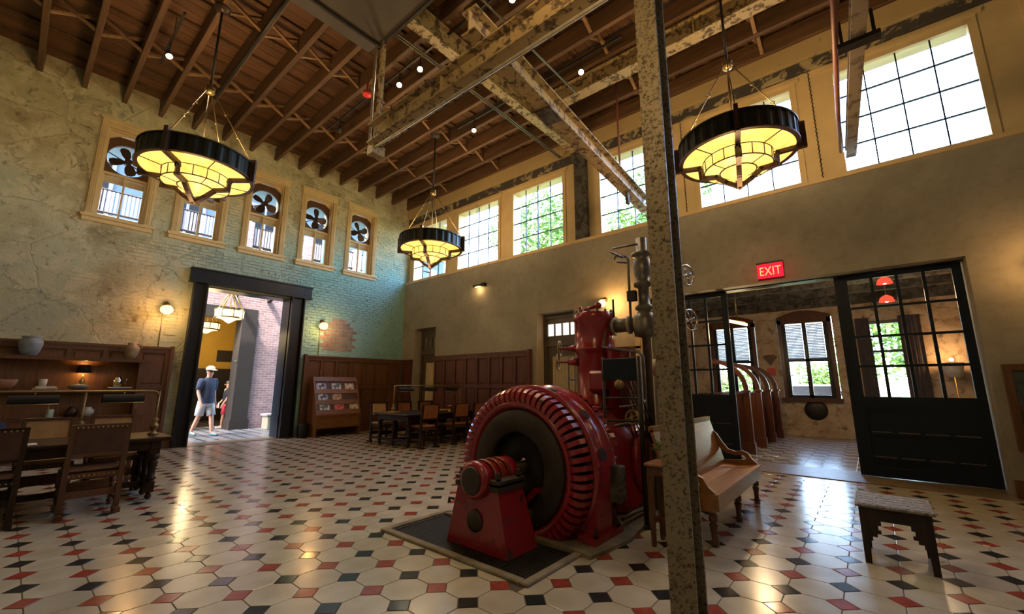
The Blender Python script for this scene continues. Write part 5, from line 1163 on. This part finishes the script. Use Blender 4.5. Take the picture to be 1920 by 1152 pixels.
# glazed street door of the lobby with dark drapes
d = MB().box(.10, .17, LY - .02, LY + .1, 0, 3.02).box(.95, 1.02, LY - .02, LY + .1, 0, 3.02).box(.17, .95, LY - .02, LY + .1, 2.94, 3.02).box(.17, .95, LY + .0, LY + .08, 2.2, 2.26).box(.17, .95, LY + .0, LY + .08, 0, .25)
dd_ = d.build('door_5', 'black_steel'); tag(dd_, 'glazed street door at the back of the lobby', kind='structure')
for za, zb in ((.25, 2.2), (2.26, 2.94)): MB().add([(.17, LY + .04, za), (.95, LY + .04, za), (.95, LY + .04, zb), (.17, LY + .04, zb)], [(0, 1, 2, 3)]).build('pane', 'glass', dd_)
for i, (xa, xb) in enumerate(((-.12, .16), (.72, 1.12))):
    v = []; n = 16
    for z in (.03, 3.1): v += [(xa + (xb - xa) * k / n, LY - .13 + .035 * math.sin(k * 1.9), z) for k in range(n + 1)]
    v += [(p[0], p[1] + .012, p[2]) for p in v]; q = 2 * (n + 1)
    MB().add(v, [(k, k + 1, n + 2 + k, n + 1 + k) for k in range(n)] + [(q + k, q + k + 1, q + n + 2 + k, q + n + 1 + k) for k in range(n)], True).thing('drape', 'drape', ['dark drape left of the lobby street door', 'dark drape right of the lobby street door'][i], 'drape')
# booths with arched sides
for k, y in enumerate((9.86, 11.05, 12.25, 13.45)):
    e = empty('wooden_booth_side', (-2.4, y, 0), ['arched booth partition nearest the sliding door', 'second arched booth partition from the sliding door', 'third arched booth partition from the sliding door', 'arched booth partition nearest the lobby window'][k], 'partition')
    MB().box(-2.95, -2.02, y - .02, y + .02, 0, 1.20).build('panel', 'booth_wood', e)
    MB().cham(-2.02, -1.91, y - .05, y + .05, 0, 1.22, .008).box(-2.05, -1.88, y - .07, y + .07, 1.22, 1.26).box(-2.04, -1.89, y - .065, y + .065, 0, .22).build('post', 'booth_wood', e)
    ou = [(-2.62 + .70 * math.cos(R(a)), 1.26 + .66 * math.sin(R(a))) for a in range(0, 91, 9)]; inn = [(-2.62 + .61 * math.cos(R(a)), 1.26 + .57 * math.sin(R(a))) for a in range(90, -1, -9)]
    MB().prism(ou + inn, 'y', y - .035, y + .035).build('arch', 'booth_wood', e)
    MB().box(-2.9, -2.2, y - .18, y + .18, .42, .47).build('bench_seat', 'booth_wood', e)
e = empty('tube_lamp', (-1.98, 9.6, 2.58), 'glowing orange tube lamp hanging at the edge of the left sliding door', 'lamp')
for q in (0, .05): MB().tube([(-2.10, 9.46 + q, 2.68), (-1.80, 9.64 + q, 2.59)], .026, 8).build('tube', 'heater', e)
MB().bar((-2.08, 9.53, 2.70), (-1.84, 9.66, 2.635), .14, .02).tube([(-1.96, 9.6, 2.68), (-1.96, 9.6, 3.62)], .01, 6).build('reflector', 'brass_dark', e)
point((-1.9, 9.5, 2.45), 40, (1, .68, .36), .06, e)
MB().prism([(-2.33, 2.19), (-2.25, 2.24), (-2.04, 2.24), (-1.96, 2.19), (-2.145, 1.93)], 'y', LY - .03, LY - .002).thing('diamond_plaque', 'bronze', 'dark diamond shaped plaque left of the lobby window', 'plaque')
MB().box(-2.25, -2.04, LY - .02, LY - .002, 1.64, 1.86).box(-2.22, -2.07, LY - .024, LY - .02, 1.80, 1.82).thing('red_notice', 'sign_red', 'small red notice under the dark plaque', 'sign')
MB().lathe([(0, -.08), (.12, -.075), (.24, -.05), (.265, -.02), (.265, -.004), (0, -.004)], (-1.2, LY, .70), 'y', 28).thing('wall_disc', 'iron', 'round black metal disc on the wall under the lobby window', 'disc')
for i, (x, z) in enumerate(((.46, 3.42), (.47, 3.13))):
    e = empty('red_pendant', (x, 11.0 + .5 * i, z - .1), ['upper red glowing pendant seen through the sliding door', 'lower red glowing pendant seen through the sliding door'][i], 'lamp')
    MB().lathe([(.13, -.06), (.10, .03), (.03, .08), (.025, .08), (.09, .03), (.12, -.06)], (x, 11.0 + .5 * i, z), 'z', 18).build('shade', 'red_lamp', e); MB().sphere((x, 11.0 + .5 * i, z - .02), .05, 10, 8).build('bulb', 'bulb', e)
    MB().tube([(x, 11.0 + .5 * i, z + .07), (x, 11.0 + .5 * i, 3.845)], .006, 5).build('cord', 'iron', e)
    if i: point((x, 10.8, z - .15), 45, (1, .66, .38), .08, e)
e = empty('floor_lamp', (1.5, LY - .4, 0), 'lit floor lamp seen through the right sliding door', 'lamp')
MB().lathe([(0, 0), (.14, 0), (.13, .02), (.015, .04), (.012, 1.75), (0, 1.75)], (1.5, LY - .4, 0), 'z', 14).build('stand', 'brass_dark', e); MB().lathe([(.13, 1.55), (.20, 1.88), (.195, 1.88), (.125, 1.55)], (1.5, LY - .4, 0), 'z', 20, close=True).build('shade', 'ceramic_white', e); MB().sphere((1.5, LY - .4, 1.95), .04, 10, 8).build('bulb', 'bulb', e); point((1.5, LY - .45, 2.02), 14, (1, .5, .18), .05, e)
# ------------------------------------------------------------------ courtyard beyond the black doorway
cg = MB().box(-20, DL - .5, -12, 16, -.3, -.004).build('floor_courtyard', 'tile_court'); tag(cg, 'pale tiled floor of the courtyard passage', kind='structure')
tmo = MB().add(ov, of).mesh('octagon_tile', 'tile_grey'); tmd = MB().add(dv, df).mesh('dot_tile', 'tile_black'); mm, md = MB(), MB()
for i in range(-60, -31):
    for j in range(-2, 16):
        x, y = OX + i * PT, OY + j * PT
        if -19.5 < x < -12.1: md.add([(a + x, b + y, c + .001) for a, b, c in dv], df)
        if -19.5 < x + PT / 2 < -12.25: mm.add([(a + x + PT / 2, b + y + PT / 2, c) for a, b, c in ov], of)
mm.build('octagon_tiles', 'tile_court', cg, kind='stuff'); md.build('dot_tiles', 'tile_black', cg, kind='stuff')
MB().box(DL - .52, DL + .14, 2.74, 4.64, -.02, .010).build('trim_18', 'threshold', kind='structure')['label'] = 'worn stone step in the black doorway'
bd_ = empty('brick_building', (-15.3, 4, 0), 'mauve brick building with balcony across the courtyard', 'building')
m = MB(); wallgrid(m, -8, 14, 0, 5.45, [(2.2, 4.95, -.01, 3.74)], -15.5, -15.0, 'L'); m.build('brick_wall', 'brick_mauve', bd_)
MB().box(-15.5, -14.98, 2.2, 2.35, 0, 3.74).box(-15.5, -14.98, 2.35, 4.95, 3.40, 3.74).build('portal_frame', 'portal_metal', bd_)
MB().box(-15.5, -14.94, 4.52, 4.97, .30, 3.40).box(-15.55, -14.90, 4.48, 5.01, 0, .28).box(-15.55, -14.92, 4.49, 5.0, .28, .31).build('portal_column', 'portal_metal', bd_)
MB().box(-15.2, -14.96, 4.50, 4.98, 2.05, 2.09).build('column_band', 'pipe_grey', bd_)
MB().box(-19.4, -19.2, 1, 9, 1.95, 4.6).box(-19.2, -15.5, 6.4, 6.6, 1.95, 4.6).build('yellow_plaster', 'yellow_wall', bd_); MB().box(-19.4, -19.15, 1, 9, 0, 1.95).box(-19.15, -15.5, 6.38, 6.6, 0, 1.95).box(-19.2, -15.5, 1.0, 1.2, 0, 4.6).build('dark_dado', 'dark_wall', bd_)
MB().box(-19.4, -15.5, 1, 9, 4.6, 4.8).build('inner_ceiling', 'dark_wall', bd_)
MB().box(-16.5, -14.75, -8, 14, 5.45, 5.70).build('balcony_slab', 'stone_pale', bd_); MB().box(-16.9, -16.5, -8, 14, 5.45, 11).build('upper_wall', 'stucco_blue', bd_)
MB().box(-16.9, -14.4, -8, 14, 8.9, 9.15).box(-14.55, -14.4, -8, 14, 8.7, 8.9).build('eave', 'cream_paint', bd_)
MB().tube([(-14.85, -8, 6.42), (-14.85, 14, 6.42)], .03, 6).tube([(-14.85, -8, 5.80), (-14.85, 14, 5.80)], .03, 6).build('rail', 'iron', bd_)
pk = MB().box(-.018, .018, -.025, .025, 5.80, 6.42).mesh('picket', 'white_paint')
for k in range(150): inst('picket', pk, (-14.85, -2.0 + k * .082, 0), bd_)
for k in range(8): MB().box(-14.98, -14.74, -1.5 + k * 1.9, -1.22 + k * 1.9, 5.70, 6.55).build('brick_pier', 'brick_mauve', bd_)
for k in range(5):
    y = .2 + k * 2.3; f = MB().box(-16.5, -16.44, y, y + 1.0, 5.9, 7.9).build('window', 'white_paint', bd_); MB().box(-16.44, -16.43, y + .1, y + .46, 6.0, 7.8).box(-16.44, -16.43, y + .54, y + .9, 6.0, 7.8).build('pane', 'black_shade', f)
MB().box(-19.2, -19.17, 5.08, 5.72, 2.22, 2.66).thing('wall_plaque', 'dark_wall', 'dark rectangular plaque on the yellow wall', 'plaque')
for i, y in enumerate((4.05, 5.05)): MB().bar((-14.99, y + .18, 4.10), (-12.3, y, 4.42), .10, .14).thing('courtyard_rafter', 'portal_metal', ['dark rafter above the courtyard lantern', 'dark rafter nearest the right jamb of the doorway'][i], 'rafter')
MB().box(-13.26, -13.14, 3.2, 5.6, 4.40, 4.52).thing('courtyard_beam', 'portal_metal', 'dark cross beam carrying the courtyard lantern', 'beam')
bm2 = empty('stone_bench', (-14.3, 5.75, 0), 'pale stone seat block beside the brick wall outside', 'bench')
MB().cham(-14.55, -14.1, 5.25, 6.4, 0, .40, .02).build('block', 'stone_pale', bm2); MB().cham(-14.6, -14.05, 5.2, 6.45, .40, .47, .015).build('slab', 'white_paint', bm2)
def lantern(x, y, z, r, label, top):
    e = empty('lantern', (x, y, z), label, 'lantern')
    for k in range(8): MB().lathe([(r, .13), (r, .32)], (x, y, z), 'z', 3, 2 * PI * k / 8 + .03, 2 * PI * (k + 1) / 8 - .03, smooth=False).build('glass_panel', 'alabaster_pale', e)
    MB().lathe([(r * .95, .12), (r * .5, .08), (.03, -.02), (0, -.03)], (x, y, z), 'z', 16).build('bowl', 'alabaster_pale', e)
    m = MB().lathe([(r + .02, .10), (r + .02, .135), (r - .03, .135), (r - .03, .10)], (x, y, z), 'z', 16, close=True, smooth=False).lathe([(r + .02, .315), (r + .02, .345), (r - .03, .345), (r - .03, .315)], (x, y, z), 'z', 16, close=True, smooth=False)
    for k in range(8): a = 2 * PI * k / 8; m.tube([(x + r * math.cos(a), y + r * math.sin(a), z + .12), (x + r * math.cos(a), y + r * math.sin(a), z + .33)], .012, 5)
    m.build('frame', 'brass_dark', e); m = MB()
    for k in range(4): a = PI / 4 + PI / 2 * k; m.tube([(x + r * math.cos(a), y + r * math.sin(a), z + .34), (x + .04 * math.cos(a), y + .04 * math.sin(a), z + .85)], .018, 6)
    m.tube([(x, y, z + .1), (x, y, top)], .012, 6).build('hanger', 'brass', e)
    point((x - r - .25, y + .1, z - .2), 60 if x < -15 else 5, (1, .72, .36), .15, e)
lantern(-13.2, 3.66, 3.02, .34, 'lit octagonal lantern hanging inside the black doorway', 4.40)
lantern(-16.8, 4.05, 3.05, .36, 'lit lantern further back before the yellow wall', 4.6)
# ------------------------------------------------------------------ people
def skinned(name, J, E_, mat, parent, sub=2, root=0):
    me = bpy.data.meshes.new(name); me.from_pydata([Vector(p) for p, r_ in J], E_, []); o = bpy.data.objects.new(name, me); C.objects.link(o)
    me.materials.append(M[mat]); md = o.modifiers.new('skin', 'SKIN'); md.use_smooth_shade = True
    for i, (p, r_) in enumerate(J):
        s_ = me.skin_vertices[0].data[i]; s_.radius = r_ if isinstance(r_, tuple) else (r_, r_); s_.use_root = (i == root)
    ss = o.modifiers.new('sub', 'SUBSURF'); ss.levels = sub; ss.render_levels = sub
    o.parent = parent; return o
def person(loc, rz, H, label, body, shirt, short, shoe, stride, look, cap=None, hair='hair_dark', skin_='skin', arms=(0.1, -.1), belly=1.0):
    # a figure facing +x, built at height H, hips and knees bent by the stride
    e = empty('person', (0, 0, 0), label, 'person'); k = H / 1.78; V = lambda x, y, z: Vector((x, y, z)) * k
    def leg(s_, fwd, kn):
        hip = V(0, s_ * .09, .92); knee = V(fwd * .5 + .03, s_ * .095, .50); ank = V(fwd - kn, s_ * .095, .085 + kn * .35); toe = ank + V(.17, s_ * .02, -.05); return hip, knee, ank, toe
    L1 = leg(1, stride, .0); L2 = leg(-1, -stride, .05)
    sh = [V(-.01, s_ * .195, 1.44) for s_ in (1, -1)]
    el = [V(-.03 + a * .5, s_ * .255, 1.14) for s_, a in zip((1, -1), arms)]; wr = [V(.05 + a * 1.3, s_ * .265, .90) for s_, a in zip((1, -1), arms)]; hd_ = [w_ + V(.025, 0, -.075) for w_ in wr]
    J = [(V(0, 0, .95), .12 * k), (V(0, 0, 1.15), (.105 * k, .125 * k)), (V(-.01, 0, 1.36), (.10 * k, .13 * k)), (V(0, 0, 1.49), .065 * k), (V(.015, 0, 1.56), .056 * k), (V(.02, 0, 1.64), (.088 * k, .074 * k)), (V(.015, 0, 1.715), (.092 * k, .076 * k))]
    E_ = [(0, 1), (1, 2), (2, 3), (3, 4), (4, 5), (5, 6)]
    for L_ in (L1, L2):
        b = len(J); J += [(L_[0], .088 * k), (L_[1], .058 * k), (L_[1].lerp(L_[2], .35), .058 * k), (L_[2], .038 * k), (L_[3], .034 * k)]; E_ += [(0, b), (b, b + 1), (b + 1, b + 2), (b + 2, b + 3), (b + 3, b + 4)]
    for i in range(2):
        b = len(J); J += [(sh[i], .062 * k), (el[i], .043 * k), (wr[i], .028 * k), (hd_[i], (.018 * k, .036 * k))]; E_ += [(2, b), (b, b + 1), (b + 1, b + 2), (b + 2, b + 3)]
        for q in range(4):
            f0 = hd_[i] + V((q - 1.5) * .02, 0, -.045); f1 = f0 + V(.012, 0, -.03 - .006 * (q in (1, 2))); c_ = len(J); J += [(f0, .0085 * k), (f1, .0075 * k)]; E_ += [(b + 3, c_), (c_, c_ + 1)]
        t0 = wr[i] + V(.045, 0, -.05); c_ = len(J); J += [(t0, .009 * k), (t0 + V(.012, 0, -.035), .008 * k)]; E_ += [(b + 2, c_), (c_, c_ + 1)]
    bo = skinned('body', J, E_, skin_, e)
    hx = V(.02, 0, 1.66)
    for s_ in (-1, 1): MB().sphere(hx + V(.083, s_ * .03, .005), .011 * k, 8, 6).build('eye', 'eye_dark', e); MB().sphere(hx + V(-.005, s_ * .082, -.005), .028 * k, 8, 6, (.7, .4, 1.2)).build('ear', skin_, e)
    MB().sphere(hx + V(.10, 0, -.025), .018 * k, 8, 6, (1, .7, 1.3)).build('nose', skin_, e); MB().box(*[v for ab in zip(hx + V(.084, -.025, -.07), hx + V(.094, .025, -.062)) for v in ab]).build('mouth', 'red_cloth', e)
    MB().sphere(hx + V(-.012, 0, .045), .094 * k, 16, 10, (1.04, .92, .95)).build('hair', hair, e)
    if cap:
        c_ = MB().lathe([(.108 * k, 0), (.108 * k, .04 * k), (.088 * k, .09 * k), (.04 * k, .115 * k), (0, .12 * k)], hx + V(-.002, 0, .055), 'z', 18); v = [hx + V(.085, -.07, .062), hx + V(.085, .07, .062), hx + V(.185, .045, .045), hx + V(.20, 0, .045), hx + V(.185, -.045, .045)]
        c_.add([tuple(p) for p in v] + [tuple(p + V(0, 0, .012)) for p in v], [(0, 1, 2, 3, 4), (5, 6, 7, 8, 9), (0, 1, 6, 5), (1, 2, 7, 6), (2, 3, 8, 7), (3, 4, 9, 8), (4, 0, 5, 9)]); c_.build('cap', cap, e)
    def loft(m, rings, n=18):
        vs = []; fs = []
        for c_, ra, rb in rings:
            for q in range(n): a = 2 * PI * q / n; vs.append(c_ + Vector((math.cos(a) * ra * k, math.sin(a) * rb * k, 0)))
        for i in range(len(rings) - 1):
            for q in range(n): fs.append((i * n + q, i * n + (q + 1) % n, (i + 1) * n + (q + 1) % n, (i + 1) * n + q))
        return m.add([tuple(v) for v in vs], fs, True)
    m = loft(MB(), [(V(0, 0, .84), .155 * belly, .185), (V(0, 0, .95), .158 * belly, .188), (V(0, 0, 1.10), .150 * belly, .182), (V(-.005, 0, 1.25), .150 * belly, .195), (V(-.01, 0, 1.38), .140, .215), (V(-.01, 0, 1.45), .11, .205), (V(0, 0, 1.50), .075, .10), (V(0, 0, 1.525), .066, .066)])
    for i in range(2): d_ = (el[i] - sh[i]); m.tube([sh[i] - d_ * .15, sh[i] + d_ * .1, sh[i] + d_ * .45, sh[i] + d_ * .82], .08 * k, 12, rs=[.06 * k, .085 * k, .080 * k, .072 * k])
    m.build('shirt', shirt, e)
    m = loft(MB(), [(V(0, 0, 1.0), .125, .165), (V(0, 0, .90), .140, .175), (V(0, 0, .80), .135, .178), (V(0, 0, .76), .10, .165)])
    for L_ in (L1, L2): d_ = L_[1] - L_[0]; m.tube([L_[0] + d_ * .05, L_[0] + d_ * .4, L_[0] + d_ * .93], .1 * k, 14, rs=[.105 * k, .108 * k, .100 * k])
    m.build('shorts', short, e)
    for L_ in (L1, L2): skinned('shoe', [(L_[2] + V(-.04, 0, -.03), .045 * k), (L_[2] + V(.06, 0, -.04), .046 * k), (L_[3] + V(.03, 0, -.005), .034 * k)], [(0, 1), (1, 2)], shoe, e)
    e.location = loc; e.rotation_euler = (0, 0, rz); return e
man = person((-13.72, 3.52, .0), R(28), 1.80, 'man in tan cap, navy shirt and grey shorts walking through the black doorway', None, 'navy_cloth', 'short_grey', 'shoe_teal', .20, 0, cap='cap_tan', arms=(-.04, .05), belly=1.12)
kid = person((-15.75, 4.60, .0), R(-100), 1.46, 'child in dark top and red shorts with tan scarf behind the man', None, 'black_cloth', 'red_cloth', 'shoe_white', .10, 0, skin_='skin_child', arms=(.08, .14))
k = 1.46 / 1.78; MB().lathe([(.08 * k, 1.40 * k), (.13 * k, 1.38 * k), (.125 * k, 1.45 * k), (.08 * k, 1.50 * k)], (.0, 0, 0), 'z', 16, close=True).build('scarf', 'scarf_tan', kid)
MB().box(.18, .20, -.26, -.13, .62, .78).build('folded_map', 'paper', kid)
# ------------------------------------------------------------------ outside ground, trees and a parked car behind the lobby
gr = MB().box(-60, 60, LY + .4, 80, -.35, -.05).build('ground_lawn', 'grass'); tag(gr, 'green lawn behind the building', kind='structure')
def tree(x, y, h, cr, cz, n, sz, seed, label, mat='leaf', rz=None):
    rn = random.Random(seed); e = empty('tree', (x, y, -.05), label, 'tree', 'trees behind the building'); m = MB()
    m.tube([(x, y, -.05), (x + .1, y, h * .3), (x - .1, y + .1, h * .6), (x, y, h * .85)], .2, 10, rs=[.26, .2, .14, .05])
    for k in range(9):
        a = rn.uniform(0, 2 * PI); z = h * rn.uniform(.35, .75); m.tube([(x, y, z), (x + cr * .4 * math.cos(a), y + cr * .4 * math.sin(a), z + h * .08), (x + cr * .8 * math.cos(a), y + cr * .8 * math.sin(a), z + h * .13)], .05, 6, rs=[.08, .05, .02])
    m.build('trunk', 'bark', e); f = MB()
    for k in range(26):
        a = rn.uniform(0, 2 * PI); q = math.sqrt(rn.random()) * cr * .75; leafy(f, (x + q * math.cos(a), y + q * math.sin(a), cz + rn.uniform(-1, 1) * (rz or cr) * .7), cr * .36, cr * .34, n // 26, sz, rn)
    f.build('foliage', mat, e, kind='stuff')
tree(-13.0, 18.0, 12.5, 3.0, 9.6, 9000, .13, 1, 'leafy tree filling the window left of the dark pilaster', rz=3.4)
tree(-6.9, 18.6, 11.5, 2.8, 8.8, 7000, .13, 2, 'leafy tree seen in the window right of the dark pilaster', rz=2.6)
tree(-20.5, 14.5, 9.0, 2.4, 6.4, 4000, .12, 3, 'tree low in the window at the far corner')
tree(1.3, 20.5, 7.0, 2.4, 4.2, 6000, .12, 4, 'bright tree outside the lobby street door', 'leaf_light', rz=3.0)
tree(-1.5, 26.0, 2.2, 1.5, 1.35, 3500, .10, 5, 'low bushy tree behind the lobby window with blinds', 'leaf_light', rz=1.1)
tree(-6.0, 26.0, 2.2, 1.6, 1.35, 3000, .10, 6, 'low bushy tree behind the lobby window partly hidden by the sliding door', 'leaf_light', rz=1.1)
hd2 = MB(); rn = random.Random(9)
for k in range(16): leafy(hd2, (-6 + k * .6, 19.0, .45), .5, .5, 160, .09, rn)
he_ = empty('hedge', (-1.5, 19.0, -.05), 'low clipped hedge outside the lobby windows', 'hedge'); hd2.build('foliage', 'leaf_light', he_, kind='stuff')
car = empty('parked_car', (-1.6, 22.0, -.05), 'white parked car behind the hedge outside the lobby', 'car')
MB().prism([(-3.8, .25), (.6, .25), (.65, .7), (.3, .85), (-.5, .95), (-1.1, 1.4), (-2.6, 1.4), (-3.3, .95), (-3.85, .8)], 'y', 21.2, 22.9).build('body', 'car_white', car)
MB().prism([(-.65, .97), (-1.15, 1.35), (-2.5, 1.35), (-3.1, .97)], 'y', 21.18, 22.92).build('window', 'car_dark', car)
for x in (-2.9, -.3):
    for y in (21.15, 22.75): MB().tube([(x, y, .27), (x, y + .2, .27)], .32, 16).build('wheel', 'car_dark', car)
